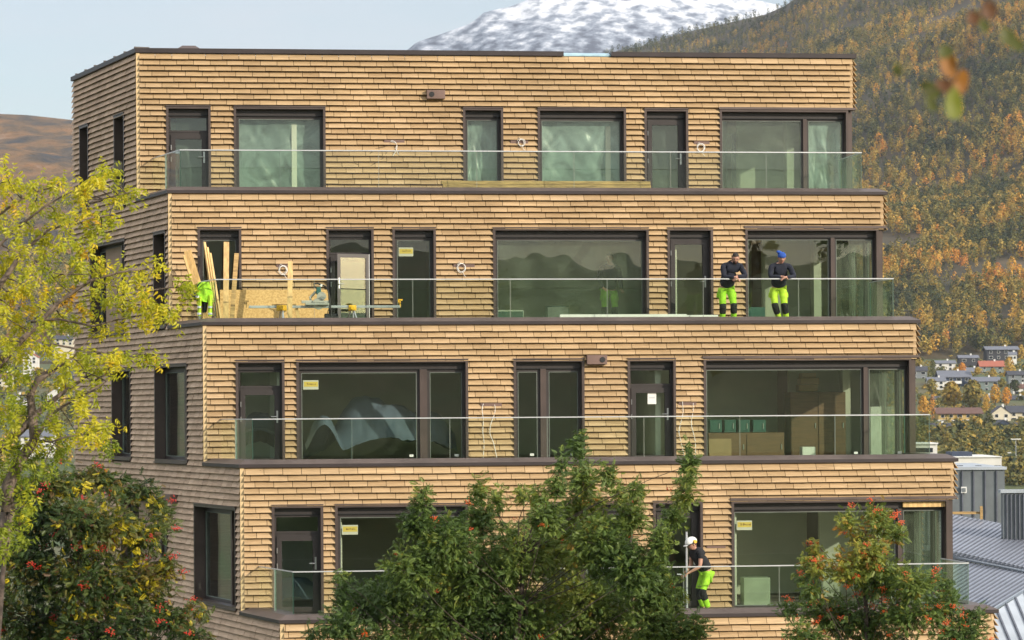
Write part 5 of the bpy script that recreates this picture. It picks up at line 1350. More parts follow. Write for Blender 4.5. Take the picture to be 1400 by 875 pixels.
# mitre saw
e2 = thing_at('mitre_saw', 'green and silver mitre saw mounted on the middle of the saw stand', 'saw', f1.P(f1.hit(437, 417, bs)[0], bs, zz + .027)); c0 = f1.hit(437, 417, bs)[0]; T = T_of(e2)
z_ = zz + .027; TT2 = lambda a, b, z: T(f1.P(c0 + a, bs + b, z_ + z))
mb = MB(); mb.box(-.32, .20, -.16, .16, 0, .045, T=TT2); mb.box(-.40, .24, -.03, .0, .045, .11, T=TT2); mb.build('base', M['alu'], e2, bevel=.01)
mb = MB(); mb.tube([TT2(-.02, -.05, .04), TT2(-.02, .05, .04)], .13, 20); mb.build('turntable', M['alu'], e2)
mb = MB(); pr = [(math.cos(t) * .105, math.sin(t) * .105) for t in [math.radians(x) for x in range(-20, 201, 20)]]
for y0_, y1_ in ((.03, .065),):
    for k in range(len(pr) - 1):
        (x0, q0), (x1, q1) = pr[k], pr[k + 1]
        mb.hexa([TT2(.04, y0_, .19), TT2(.04 + x0, y0_, .19 + q0), TT2(.04 + x1, y0_, .19 + q1), TT2(.041, y0_, .191), TT2(.04, y1_, .19), TT2(.04 + x0, y1_, .19 + q0), TT2(.04 + x1, y1_, .19 + q1), TT2(.041, y1_, .191)])
mb.build('blade_guard', M['alu'], e2, smooth=False)
mb = MB(); mb.tube([TT2(.04, .045, .19), TT2(.04, .05, .19)], .09, 24); mb.build('blade', M['steel'], e2)
mb = MB(); mb.tube([TT2(-.02, -.16, .30), TT2(-.02, .02, .30)], .06, 14); mb.box(-.07, .03, -.1, .03, .24, .40, T=TT2); mb.build('motor', M['toolgreen'], e2, bevel=.012)
mb = MB(); mb.tube([TT2(-.06, .0, .38), TT2(-.12, .02, .42), TT2(-.13, .02, .47), TT2(-.05, .02, .485), TT2(.02, .01, .46)], .018, 8); mb.build('handle', M['black'], e2)
mb = MB(); mb.tube([TT2(.03, -.1, .42), TT2(.05, -.1, .47)], .03, 10); mb.build('dust_port', M['white'], e2)
mb = MB(); mb.tube([TT2(-.18, -.1, .05), TT2(-.2, -.12, .18), TT2(-.08, -.1, .30)], .03, 8); mb.build('arm', M['alu'], e2)
mb = MB(); mb.tube([TT2(.04, -.1, .45), TT2(.13, -.1, .43), TT2(.19, -.05, .33), TT2(.22, 0, .18), TT2(.23, .06, .0), TT2(.25, .1, -.2), TT2(.27, .12, -.40)], .016, 8); mb.build('hose', M['black'], e2)
# black bag under the saw
e3 = thing_at('tool_bag', 'black tool bag on the floor under the saw stand', 'bag', Vector(f1.P(f1.hit(453, 432, 1.0)[0], 1.0, FL[1]))); T = T_of(e3); c1 = f1.hit(453, 432, 1.0)[0]
mb = MB(); mb.hexa([T(f1.P(c1 + x, 1.0 + y, FL[1])) for x, y in ((-.17, -.12), (.17, -.12), (.17, .12), (-.17, .12))] + [T(f1.P(c1 + x, 1.0 + y, FL[1] + .32)) for x, y in ((-.15, -.05), (.15, -.05), (.15, .05), (-.15, .05))]); mb.build('bag_body', M['black'], e3, bevel=.02)
mb = MB(); mb.tube([T(f1.P(c1 + x, 1.0, FL[1] + z)) for x, z in ((-.09, .30), (-.07, .40), (.07, .40), (.09, .30))], .011, 6); mb.build('strap', M['black'], e3)

# hi-vis jacket hung over the end of the rail
def jacket():
    b0 = 1.86; c = bp(1, 277, 386, b0); e = thing_at('work_jacket', 'bright green high-visibility jacket with navy shoulder hung over the side rail', 'jacket', c); T = T_of(e); R_ = random.Random(5)
    def patch(outline_l, outline_r, nseg, b_, mat, name, amp=.035, sd=0.0, par=e):
        """ruled sheet between two picture polylines, folded in depth"""
        def pt(pl, t):
            k = min(len(pl) - 2, int(t * (len(pl) - 1))); u = t * (len(pl) - 1) - k
            return pl[k][0] + (pl[k + 1][0] - pl[k][0]) * u, pl[k][1] + (pl[k + 1][1] - pl[k][1]) * u
        nx, ny = 14, nseg; V = []; Fc = []
        for side, dd in ((0, 0.0), (1, -.05)):
            for j in range(ny + 1):
                l, r_ = pt(outline_l, j / ny), pt(outline_r, j / ny)
                for i in range(nx + 1):
                    u = i / nx; x = l[0] + (r_[0] - l[0]) * u; y = l[1] + (r_[1] - l[1]) * u
                    dep = amp * (math.sin(u * 9 + j * .25 + sd) + .5 * math.sin(u * 17 - j * .4 + sd)) * (1 if side == 0 else .4) + .05 * math.sin(math.pi * u) * (1 if side == 0 else -1)
                    V.append(tuple(T(bp(1, x, y, b_ + dep + dd))))
        m_ = (nx + 1) * (ny + 1)
        for s_ in (0, 1):
            for j in range(ny):
                for i in range(nx):
                    q = [j * (nx + 1) + i, j * (nx + 1) + i + 1, (j + 1) * (nx + 1) + i + 1, (j + 1) * (nx + 1) + i]; q = [k + s_ * m_ for k in q]; Fc.append(tuple(q if s_ else q[::-1]))
        for j in range(ny):
            for i0 in (0, nx): q = [j * (nx + 1) + i0, (j + 1) * (nx + 1) + i0]; Fc.append((q[0], q[1], q[1] + m_, q[0] + m_))
        for i in range(nx):
            for j0 in (0, ny): q = [j0 * (nx + 1) + i, j0 * (nx + 1) + i + 1]; Fc.append((q[0], q[1], q[1] + m_, q[0] + m_))
        me = bpy.data.meshes.new(name); me.from_pydata(V, [], Fc); me.polygons.foreach_set('use_smooth', [True] * len(Fc)); me.update()
        return link_mesh(name, me, M[mat], par)
    body = patch([(272, 385.5), (267, 392), (264, 400), (263, 408), (272, 411)], [(285, 385), (288, 392), (290.5, 400), (291, 408), (286, 414)], 14, b0, 'hivis', 'body', .03)
    patch([(274, 385.8), (267, 392), (262, 400), (261, 407)], [(276, 385.5), (271, 392), (268, 400), (267, 407.5)], 10, b0 + .05, 'navy', 'shoulder', .015, 2)
    s1 = patch([(272, 405), (270.5, 415), (270, 425), (270.5, 432)], [(276.5, 406), (275.5, 415), (275, 425), (275, 432)], 12, b0 + .04, 'hivis2', 'sleeve', .012, 1)
    s2 = patch([(284, 403), (285, 414), (284.5, 425), (284.5, 432)], [(290.5, 403), (290.5, 414), (290, 425), (290, 432)], 12, b0 + .04, 'hivis2', 'sleeve', .012, 3)
    for s_, xl, xr in ((s1, 270, 275.5), (s2, 284.4, 290.4)):
        for y_ in (418.5, 427.5):
            o = patch([(xl - .2, y_), (xl - .2, y_ + 2.6)], [(xr + .2, y_), (xr + .2, y_ + 2.6)], 2, b0 + .075, 'reflect', 'reflective_band', .006, 1, e); o.parent = s_
    o = patch([(268, 403.5), (267, 406.5)], [(273, 404.5), (272, 407.5)], 2, b0 + .10, 'reflect', 'reflective_band', .006, 1, e); o.parent = body
    patch([(274, 410), (277, 420), (276.5, 428)], [(284, 411), (283.5, 420), (282.5, 427)], 8, b0 - .05, 'navy', 'lining', .02, 2)
jacket()

# the open glass door leaf of the second storey
w_open = None
e = None
a_h = f1.hit(506, 360, .1)[0]; mb = MB()
TT3 = lambda s, d, z: f1.P(a_h - .02 - s * .93, .05 + s * .36 + d, z)
zt3 = f1.hit(470, 347, .3)[1]
mb.box(0, .78, -.03, .03, FL[1] + .06, FL[1] + .15, T=TT3); mb.box(0, .78, -.03, .03, zt3 - .08, zt3, T=TT3); mb.box(0, .075, -.03, .03, FL[1] + .15, zt3 - .08, T=TT3); mb.box(.705, .78, -.03, .03, FL[1] + .15, zt3 - .08, T=TT3)
dl = bpart(mb, 'open_door_leaf', M['sash'])
mg = glass('opened_door_glass', (.75, .85, .78), ior=2.3)
mb = MB(); mb.box(.075, .705, -.008, .008, FL[1] + .15, zt3 - .08, T=TT3); o = mb.build('pane', mg); o.parent = dl
mb = MB(); mb.tube([TT3(.74, .035, FL[1] + 1.0), TT3(.74, .08, FL[1] + 1.0), TT3(.62, .085, FL[1] + 1.0)], .011, 8); mb.box(.725, .755, .03, .042, FL[1] + .9, FL[1] + 1.14, T=TT3); o = mb.build('handle', M['steel']); o.parent = dl
mb = MB(); mb.box(.776, .786, .0, .02, FL[1] + .06, zt3, T=TT3); mb.box(-.004, .004, .02, .04, FL[1] + .06, zt3, T=TT3); o = mb.build('edge_strip', M['rail']); o.parent = dl

# white beam on the ledge
l0, l1 = f1.hit(768, 433, 2.3)[0], f1.hit(985, 433, 2.3)[0]; z1_ = f1.hit(880, 431.2, 2.3)[1]; z0_ = ZB[2] + .155
e = thing_at('white_beam', 'long white painted beam lying on the balcony ledge behind the glass, left of the two leaning men', 'beam', f1.P((l0 + l1) / 2, 2.3, z0_)); T = T_of(e)
mb = MB(); mb.box(l0, l0 + (l1 - l0) * .8, 1.93, 2.04, z0_ - .18, z1_ + .035, T=lambda a, b, z: T(f1.P(a, b, z))); mb.build('beam', M['white'], e)
mb = MB(); mb.box(l0 + (l1 - l0) * .802, l1, 1.95, 2.03, z0_ - .18, z1_ + .015, T=lambda a, b, z: T(f1.P(a, b, z))); mb.build('beam_end', M['white'], e)

# board stack on the top terrace: four long boards
bb = 1.55; l0, l1 = f0.hit(603, 250, bb)[0], f0.hit(890, 250, bb)[0]; ztop = f0.hit(750, 247.6, bb)[1]; zf = FL[0]; nlay = 5; hh = (ztop - zf) / nlay
for k, nm in enumerate(('bottom', 'second from the bottom', 'middle', 'second from the top', 'topmost')):
    d0, d1 = (0, .04, -.02, .03, 0)[k], (0, -.06, .03, -.02, -.03)[k]
    mb = MB(); c_ = (l0 + l1) / 2; p_ = f0.P(c_, bb, zf + hh * k)
    mb.box(l0 + d0, l1 + d1, -.10, .10, 0, hh - .006, T=lambda a, b, z: f0.P(a, bb + b + .01 * (k % 2), zf + hh * k + z) - p_, c=.3 + .15 * k)
    o = mb.build('long_board', M['pine_dark'], bevel=.004); o.location = p_
    tag(o, f'{nm} board of the long golden-brown stack on the top terrace', 'board', 'stack of long boards on the top terrace')

# scaffold poles at the third worker
e = thing_at('aluminium_pole', 'tall upright aluminium pole held by the helmeted worker', 'pole', f3.P(f3.hit(939, 800, 1.2)[0], 1.2, FL[3])); T = T_of(e)
a_ = f3.hit(939, 800, 1.2)[0]; mb = MB(); mb.tube([T(f3.P(a_, 1.2, FL[3])), T(f3.P(a_, 1.2, f3.hit(939, 727, 1.2)[1]))], .022, 8); mb.build('tube', M['rail'], e)
mb = MB(); mb.tube([T(f3.P(a_, 1.2, f3.hit(939, 786, 1.2)[1])), T(f3.P(a_ - .2, 1.2, f3.hit(939, 785, 1.2)[1]))], .014, 8); mb.build('bracket', M['rail'], e)
e = thing_at('aluminium_pole', 'short aluminium pole seen between the leaves left of the helmeted worker', 'pole', f3.P(f3.hit(903, 800, 1.3)[0], 1.3, FL[3])); T = T_of(e)
a_ = f3.hit(903, 800, 1.3)[0]; mb = MB(); mb.tube([T(f3.P(a_, 1.3, FL[3])), T(f3.P(a_, 1.3, f3.hit(903, 788, 1.3)[1]))], .02, 8); mb.build('tube', M['rail'], e)

# ------------------------------------------------------------------ things inside the rooms
def inbox(i, x0, x1, y0, y1, b, dep, name, label, cat, mat, parts=None, floor=True, group=None):
    fr = fronts[i]; a0, z1, _ = fr.hit(x0, y0, b); a1 = fr.hit(x1, y0, b)[0]; z0 = FL[i] if floor else fr.hit(x0, y1, b)[1]
    p = fr.P((a0 + a1) / 2, b, z0); e = thing_at(name, label, cat, p, group); T = T_of(e)
    mb = MB(); mb.box(a0, a1, b - dep, b, z0, z1, T=lambda a, bb_, z: T(fr.P(a, bb_, z))); mb.build('body', M[mat], e, bevel=.008)
    if parts:
        n, m2 = parts
        for k in range(n):
            s0, s1 = a0 + (a1 - a0) * k / n + .015, a0 + (a1 - a0) * (k + 1) / n - .015
            mb = MB(); mb.box(s0, s1, b + .002, b + .02, z0 + .04, z1 - .03, T=lambda a, bb_, z: T(fr.P(a, bb_, z))); dd = mb.build('front_panel', M[m2], e)
            mb = MB(); mb.box(s1 - .06, s1 - .04, b + .02, b + .04, (z0 + z1) / 2 - .06, (z0 + z1) / 2 + .06, T=lambda a, bb_, z: T(fr.P(a, bb_, z))); q = mb.build('handle', M['steel'], dd)
    return e
inbox(2, 1080, 1156, 536, 620, -2.6, .6, 'wardrobe', 'tall brown wardrobe inside the corner room of the third storey from the top', 'wardrobe', 'brownwood', (2, 'brownwood'))
inbox(2, 968, 1072, 592, 620, -1.2, .5, 'low_cabinet', 'low brown cabinet inside the corner room, below the row of green cases', 'cabinet', 'brownwood', (2, 'brownwood'))
for k, (x0, x1) in enumerate([(970, 987), (990, 1006), (1009, 1025), (1029, 1047)]):
    inbox(2, x0, x1, 574, 591, -1.25, .4, 'green_case', ['first green case from the left', 'second green case from the left', 'third green case from the left', 'rightmost green case'][k] + ' on the low brown cabinet', 'case', 'greenbox', (1, 'greenbox'), floor=False, group='green cases on the low cabinet')
inbox(2, 969, 1000, 600, 622, -.7, .35, 'cardboard_box', 'pale cardboard box on the floor in front of the low brown cabinet', 'box', 'cardboard')
for k, (x0, x1, y0, y1) in enumerate([(1093, 1118, 515, 524), (1095, 1120, 506, 514.5), (1097, 1116, 499, 505.5)]):
    inbox(2, x0, x1, y0 + 11, y1 + 11, -2.7, .4, 'cardboard_box', ['bottom', 'middle', 'top'][k] + ' box of the small pile on top of the brown wardrobe', 'box', 'cardboard', floor=False, group='boxes piled on the wardrobe')
inbox(2, 1097, 1115, 611, 620, -1.0, .3, 'paper_box', 'small white box on the floor before the brown wardrobe', 'box', 'white')
inbox(3, 1017, 1053, 790, 820, -.8, .4, 'pale_box', 'pale greenish box on the floor inside the lower corner room', 'box', 'palebox')
inbox(1, 680, 716, 424, 436, -1.5, .5, 'shelf_unit', 'low pale shelf inside the big middle window of the second storey', 'shelf', 'white', (1, 'greenbox'))
inbox(1, 748, 778, 418, 436, -2.0, .5, 'shelf_unit', 'small dark green cabinet inside the big middle window, right of the pale shelf', 'cabinet', 'greenbox', (1, 'white'))
inbox(1, 1021, 1046, 420, 436, -.9, .4, 'crate', 'green crate inside the corner window behind the man with the blue hat', 'crate', 'greenbox')
inbox(2, 1190, 1205, 556, 620, -2.2, .3, 'narrow_locker', 'narrow pale locker inside the right pane of the corner window', 'locker', 'white')
# plastic-covered pile in the wide window of the third storey
def mound(i, bumps, x0, x1, b, dep, name, label, seed=0):
    """sheet draped over a pile; bumps: (px, py of the crest, half width px, depth share)"""
    fr = fronts[i]; A0, A1 = fr.hit(x0, 560, b)[0], fr.hit(x1, 560, b)[0]; n = 90; m_ = 30; V = []
    bb_ = [(fr.hit(x, y, b)[0], fr.hit(x, y, b)[1] - FL[i], w * .0162, v0) for x, y, w, v0 in bumps]
    p = fr.P((A0 + A1) / 2, b, FL[i]); e = thing_at(name, label, 'covered furniture', p); T = T_of(e)
    for j in range(m_ + 1):
        v = j / m_
        for k in range(n + 1):
            aa = A0 + (A1 - A0) * k / n; h = 0
            for ca, ch, cw, cv in bb_:
                dx = (aa - ca) / cw; dv = (v - cv) / .42; q = dx * dx + dv * dv
                h = max(h, ch * (1 / (1 + (q * .8) ** 1.7)))
            fo = abs(noise.noise(Vector((aa * 5 + seed, v * 2.2, seed)))) * .07 + noise.noise(Vector((aa * 13, v * 5, seed))) * .018
            V.append(tuple(T(fr.P(aa, b - dep * v + fo, FL[i] + max(.012, h - fo * .9)))))
    F_ = [(j * (n + 1) + k, j * (n + 1) + k + 1, (j + 1) * (n + 1) + k + 1, (j + 1) * (n + 1) + k) for j in range(m_) for k in range(n)]
    me = bpy.data.meshes.new('cover'); me.from_pydata(V, [], F_); me.polygons.foreach_set('use_smooth', [True] * len(F_)); link_mesh('cover', me, M['film_w'], e)
M['film_w'] = pbr('white_plastic_cover', (.12, .15, .215, 1), .35, var=.10, scale=2.0, bump=.25, bscale=6)
mound(2, [(505, 540, 42, .6), (530, 552, 60, .5), (443, 568, 20, .3), (585, 562, 40, .5), (560, 600, 40, .15)], 418, 625, -.9, 1.6, 'plastic_covered_sofa', 'furniture heaped under a bluish plastic sheet inside the wide window of the third storey', 2)
mound(2, [(356, 563, 30, .5), (350, 585, 40, .2)], 328, 388, -.9, 1.2, 'plastic_covered_armchair', 'rounded chair under plastic behind the leftmost balcony door of the third storey', 5)
mound(3, [(405, 790, 34, .5)], 376, 438, -.9, 1.0, 'plastic_covered_table', 'low plastic-covered pile behind the leftmost balcony door of the fourth storey', 7)
# ================================================================== people
def skin_obj(name, nodes, edges, mat, parent, root=0, sub=2):
    """nodes: list of (co, radius) ; grows a smooth surface over a skeleton"""
    me = bpy.data.meshes.new('tmp'); me.from_pydata([tuple(n[0]) for n in nodes], edges, []); o = bpy.data.objects.new('tmp', me); COL.objects.link(o)
    sk = o.modifiers.new('s', 'SKIN'); sk.use_smooth_shade = True
    if not me.skin_vertices: bpy.context.view_layer.objects.active = o
    lay = me.skin_vertices[0].data if me.skin_vertices else None
    if lay is None:
        bpy.context.view_layer.update()
    lay = me.skin_vertices[0].data
    for i, n in enumerate(nodes):
        r_ = n[1]; lay[i].radius = (r_, r_) if not isinstance(r_, tuple) else r_; lay[i].use_root = (i == root)
    sb = o.modifiers.new('b', 'SUBSURF'); sb.levels = sub; sb.render_levels = sub
    dg = bpy.context.evaluated_depsgraph_get(); dg.update(); m2 = bpy.data.meshes.new_from_object(o.evaluated_get(dg)); bpy.data.objects.remove(o); bpy.data.meshes.remove(me)
    m2.name = name; m2.materials.clear(); m2.polygons.foreach_set('use_smooth', [True] * len(m2.polygons))
    return link_mesh(name, m2, mat, parent)
def ellipsoid(mb, c, r, n=14, m=10, f=None, R_=None):
    base = len(mb.v); c = Vector(c)
    for j in range(m + 1):
        th = math.pi * j / m
        for i in range(n):
            ph = 2 * math.pi * i / n; p = Vector((math.sin(th) * math.cos(ph), math.sin(th) * math.sin(ph), math.cos(th)))
            if f: p = f(p)
            p = Vector((p.x * r[0], p.y * r[1], p.z * r[2]))
            if R_: p = R_ @ p
            mb.v.append(tuple(c + p))
    for j in range(m):
        for i in range(n):
            i2 = (i + 1) % n; mb.f.append((base + j * n + i, base + (j + 1) * n + i, base + (j + 1) * n + i2, base + j * n + i2)); mb.m.append(0); mb.c.append(.5)
def headshape(p):
    """unit sphere -> head looking along -Y: narrower jaw, brow, nose, chin"""
    q = p.copy()
    if p.z < 0: k = 1 + .30 * p.z; q.x *= k; q.y *= 1 + .12 * p.z
    if p.y < 0:
        q.y *= .95
        if abs(p.x) < .22 and -.35 < p.z < .12: q.y -= .22 * (1 - abs(p.x) / .22) * (1 - abs(p.z + .18) / .32 if abs(p.z + .18) < .32 else 0)   # nose
        if .02 < p.z < .25 and .18 < abs(p.x) < .55: q.y += .07       # eye sockets
        if p.z < -.75: q.y -= .10
    return q
def hand(nodes_out, edges_out, wrist, palm, fdir, side, up, thumb_side, curl=.5, base_idx=None):
    """palm node + five chains of three"""
    s = Vector(side).normalized(); f = Vector(fdir).normalized(); u = Vector(up).normalized()
    pi = len(nodes_out); nodes_out.append((Vector(wrist) + f * .045, (.038, .02))); edges_out.append((base_idx, pi))
    for k, (off, L) in enumerate(((-.03, .062), (-.010, .075), (.011, .070), (.031, .055))):
        kn = Vector(wrist) + f * .085 + s * off; a = len(nodes_out)
        nodes_out.append((kn, .0115)); edges_out.append((pi, a))
        p = kn + (f * (1 - curl * .4) - u * curl * .6).normalized() * L * .5; nodes_out.append((p, .0095)); edges_out.append((a, a + 1))
        p2 = p + (f * (1 - curl) - u * curl).normalized() * L * .5; nodes_out.append((p2, .008)); edges_out.append((a + 1, a + 2))
    a = len(nodes_out); t0 = Vector(wrist) + f * .035 + s * thumb_side * .035; nodes_out.append((t0, .013)); edges_out.append((pi, a))
    t1 = t0 + (f * .6 + s * thumb_side * .8).normalized() * .032; nodes_out.append((t1, .011)); edges_out.append((a, a + 1))
    t2 = t1 + (f * .9 - u * .3).normalized() * .028; nodes_out.append((t2, .009)); edges_out.append((a + 1, a + 2))

def person(label, loc, J, top='navy', trouser='hivis', hat=None, sleeves=True, hairm='hair', beard=False, yaw=0.0, cat='person', group=None, sc=1.0):
    """J: joint positions in a frame where the person faces -Y and the feet stand on z=0"""
    e = empty('person', loc, yaw); tag(e, label, cat, group); e.scale = (sc, sc, sc)
    V = {k: Vector(v) for k, v in J.items() if k not in ('head_tilt', 'head_yaw', 'head_pitch')}
    pel, wai, che, nec, hed = V['pelvis'], V['waist'], V['chest'], V['neck'], V['head']
    nodes = []; edges = []; idx = {}
    def nd(k, p, r_, par=None):
        idx[k] = len(nodes); nodes.append((p, r_))
        if par is not None: edges.append((idx[par], idx[k]))
    nd('pel', pel, (.12, .085)); nd('wai', wai, (.105, .075), 'pel'); nd('che', che, (.12, .08), 'wai'); nd('shm', (che + nec) / 2 + Vector((0, .01, .02)), (.10, .075), 'che'); nd('nec', nec, .055, 'shm'); nd('nk2', nec * .45 + hed * .55, .052, 'nec')
    for s in 'LR':
        nd('sh' + s, V['sh' + s], .058, 'shm'); nd('el' + s, V['el' + s], .042, 'sh' + s); nd('fm' + s, V['el' + s] * .5 + V['wr' + s] * .5, .036, 'el' + s); nd('wr' + s, V['wr' + s], .024, 'fm' + s)
        hd = V['hd' + s]; f = (hd - V['wr' + s]).normalized(); sd_ = f.cross(Vector((0, 0, 1)))
        if sd_.length < .2: sd_ = Vector((1, 0, 0))
        hand(nodes, edges, V['wr' + s], None, f, sd_, sd_.cross(f), J.get('thumb' + s, 1) if not isinstance(J.get('thumb' + s, 1), tuple) else 1, .55, idx['wr' + s])
        nd('hp' + s, V['hp' + s], .085, 'pel'); nd('kn' + s, V['kn' + s], .052, 'hp' + s); nd('cf' + s, V['kn' + s] * .6 + V['an' + s] * .4, .055, 'kn' + s); nd('an' + s, V['an' + s], .036, 'cf' + s); nd('to' + s, V['to' + s], .036, 'an' + s)
    body = skin_obj('body', nodes, edges, M['skin'], e)
    # head joined to the same mesh
    pit = J.get('head_pitch', 0); yw = J.get('head_yaw', 0); R_ = (Matrix.Rotation(yw, 3, 'Z') @ Matrix.Rotation(pit, 3, 'X') @ Matrix.Rotation(J.get('head_tilt', 0), 3, 'Y'))
    mb = MB(); ellipsoid(mb, hed, (.078, .098, .118), 24, 20, headshape, R_)
    for sx in (-1, 1): ellipsoid(mb, hed + R_ @ Vector((sx * .079, .005, -.005)), (.012, .022, .032), 8, 6, None, R_)
    hm_ = bpy.data.meshes.new('h'); hm_.from_pydata(mb.v, [], mb.f)
    bm = bmesh.new(); bm.from_mesh(body.data); bm.from_mesh(hm_); bmesh.ops.recalc_face_normals(bm, faces=bm.faces); bm.to_mesh(body.data); bm.free(); body.data.polygons.foreach_set('use_smooth', [True] * len(body.data.polygons))
    # face
    mb = MB()
    for sx in (-1, 1): ellipsoid(mb, hed + R_ @ Vector((sx * .032, -.083, .014)), (.010, .008, .006), 8, 6, None, R_)
    mb.build('eyes', M['black'], e, smooth=True)
    mb = MB()
    for sx in (-1, 1): ellipsoid(mb, hed + R_ @ Vector((sx * .032, -.088, .032)), (.018, .007, .004), 8, 5, None, R_)
    mb.build('eyebrows', M['hair'], e, smooth=True)
    mb = MB(); ellipsoid(mb, hed + R_ @ Vector((0, -.088, -.062)), (.024, .008, .006), 8, 6, None, R_); mb.build('mouth', pbr('lip', (.30, .10, .08, 1), .5), e, smooth=True)
    def cap_f(lo, puff):
        def f(p):
            q = p.copy(); k = 1.0
            if p.y < -.35 and p.z < lo: k = .80
            if p.z < -.35: k = .80
            return q * k * puff
        return f
    mb = MB(); ellipsoid(mb, hed + R_ @ Vector((0, .012, .012)), (.083, .100, .122), 22, 18, cap_f(.45, 1.0), R_); mb.build('hair', M[hairm], e, smooth=True)
    if beard:
        mb = MB(); ellipsoid(mb, hed + R_ @ Vector((0, -.028, -.066)), (.062, .066, .050), 16, 12, lambda p: p * (1 if p.y < .2 else .6), R_); mb.build('beard', M['hair'], e, smooth=True)
        mb = MB(); ellipsoid(mb, hed + R_ @ Vector((0, -.092, -.046)), (.028, .010, .006), 10, 6, None, R_); mb.build('moustache', M['hair'], e, smooth=True)
    if hat == 'blue':
        mb = MB(); ellipsoid(mb, hed + R_ @ Vector((0, .01, .052)), (.094, .108, .088), 22, 14, lambda p: Vector((p.x, p.y, max(p.z, -.25))), R_)
        ellipsoid(mb, hed + R_ @ Vector((-.055, .03, .125)), (.070, .055, .040), 14, 10, None, R_ @ Matrix.Rotation(.35, 3, 'Y')); mb.build('knit_hat', M['bluehat'], e, smooth=True)
    if hat == 'helmet':
        mb = MB(); ellipsoid(mb, hed + R_ @ Vector((0, .0, .045)), (.112, .135, .112), 24, 16, lambda p: Vector((p.x, p.y, max(p.z, -.12))), R_)
        ellipsoid(mb, hed + R_ @ Vector((0, -.13, .035)), (.075, .06, .010), 16, 6, None, R_); hl = mb.build('hard_hat', M['white'], e, smooth=True)
        for sx in (-1, 1):
            mb = MB(); c_ = hed + R_ @ Vector((sx * .112, .03, .05)); mb.tube([c_ - R_ @ Vector((sx * .02, 0, 0)), c_ + R_ @ Vector((sx * .035, 0, 0))], [.040, .034], 14); mb.build('ear_defender', M['yellow'], hl)
        mb = MB(); mb.tube([hed + R_ @ Vector((math.sin(t) * .120, -math.cos(t) * .142, .036)) for t in [math.radians(x) for x in range(-110, 111, 20)]], .010, 6); mb.build('helmet_band', M['black'], hl)
    # top
    n2 = []; e2 = []; ix = {}
    def n2d(k, p, r_, par=None):
        ix[k] = len(n2); n2.append((p, r_))
        if par is not None: e2.append((ix[par], ix[k]))
    hem = pel + Vector((0, -.01, -.03))
    n2d('a', hem, (.195, .155)); n2d('b', wai, (.18, .14), 'a'); n2d('c', che, (.195, .15), 'b'); n2d('d', (che + nec) / 2 + Vector((0, .012, .022)), (.125, .095), 'c'); n2d('n', nec * .7 + hed * .3 + Vector((0, .015, -.01)), .075, 'd')
    for s in 'LR':
        n2d('s' + s, V['sh' + s], .078, 'd')
        if sleeves: n2d('e' + s, V['el' + s], .060, 's' + s); n2d('f' + s, V['el' + s] * .5 + V['wr' + s] * .5, .052, 'e' + s); n2d('w' + s, V['wr' + s] * .94 + V['el' + s] * .06, .038, 'f' + s)
        else: n2d('e' + s, V['sh' + s] * .5 + V['el' + s] * .5, .064, 's' + s)
    skin_obj('jacket' if sleeves else 'tee_shirt', n2, e2, M[top], e)
    # trousers
    n3 = [(pel + Vector((0, .0, .10)), (.165, .130))]; e3 = []
    for s in 'LR':
        b_ = len(n3); n3 += [(V['hp' + s] + Vector((0, 0, -.03)), .105), (V['hp' + s] * .45 + V['kn' + s] * .55, .086), (V['kn' + s], .074), (V['kn' + s] * .5 + V['an' + s] * .5, .072), (V['an' + s] + Vector((0, 0, .02)), .064)]
        e3 += [(0, b_), (b_, b_ + 1), (b_ + 1, b_ + 2), (b_ + 2, b_ + 3), (b_ + 3, b_ + 4)]
    tr_ = skin_obj('trousers', n3, e3, M[trouser], e)
    for s in 'LR':
        k0 = V['hp' + s] * .22 + V['kn' + s] * .78; k1 = V['kn' + s] * .40 + V['an' + s] * .60
        o = skin_obj('knee_panel', [(k0, .080), (V['kn' + s], .082), (k1, .078)], [(0, 1), (1, 2)], M['knee'], e); o.parent = tr_
        o = skin_obj('holster_pocket', [(V['hp' + s] + Vector((0.070 * (1 if V['hp' + s].x > pel.x else -1), 0, -.03)), (.022, .045)), (V['hp' + s] + Vector((0.078 * (1 if V['hp' + s].x > pel.x else -1), 0, -.17)), (.022, .05))], [(0, 1)], M[trouser], e); o.parent = tr_
        skin_obj('shoe', [(V['an' + s] + Vector((0, .03, -.02)), .052), (V['an' + s] * .45 + V['to' + s] * .55, .05), (V['to' + s], .044)], [(0, 1), (1, 2)], M['black'], e)
    return e

gl = setback(1) - .30            # balustrade line, outward distance from the storey wall
def stand_at(i, px, b): a = fronts[i].hit(px, 430, b)[0]; return fronts[i].P(a, b, FL[i])
yawF = math.atan2(FT.y, FT.x)
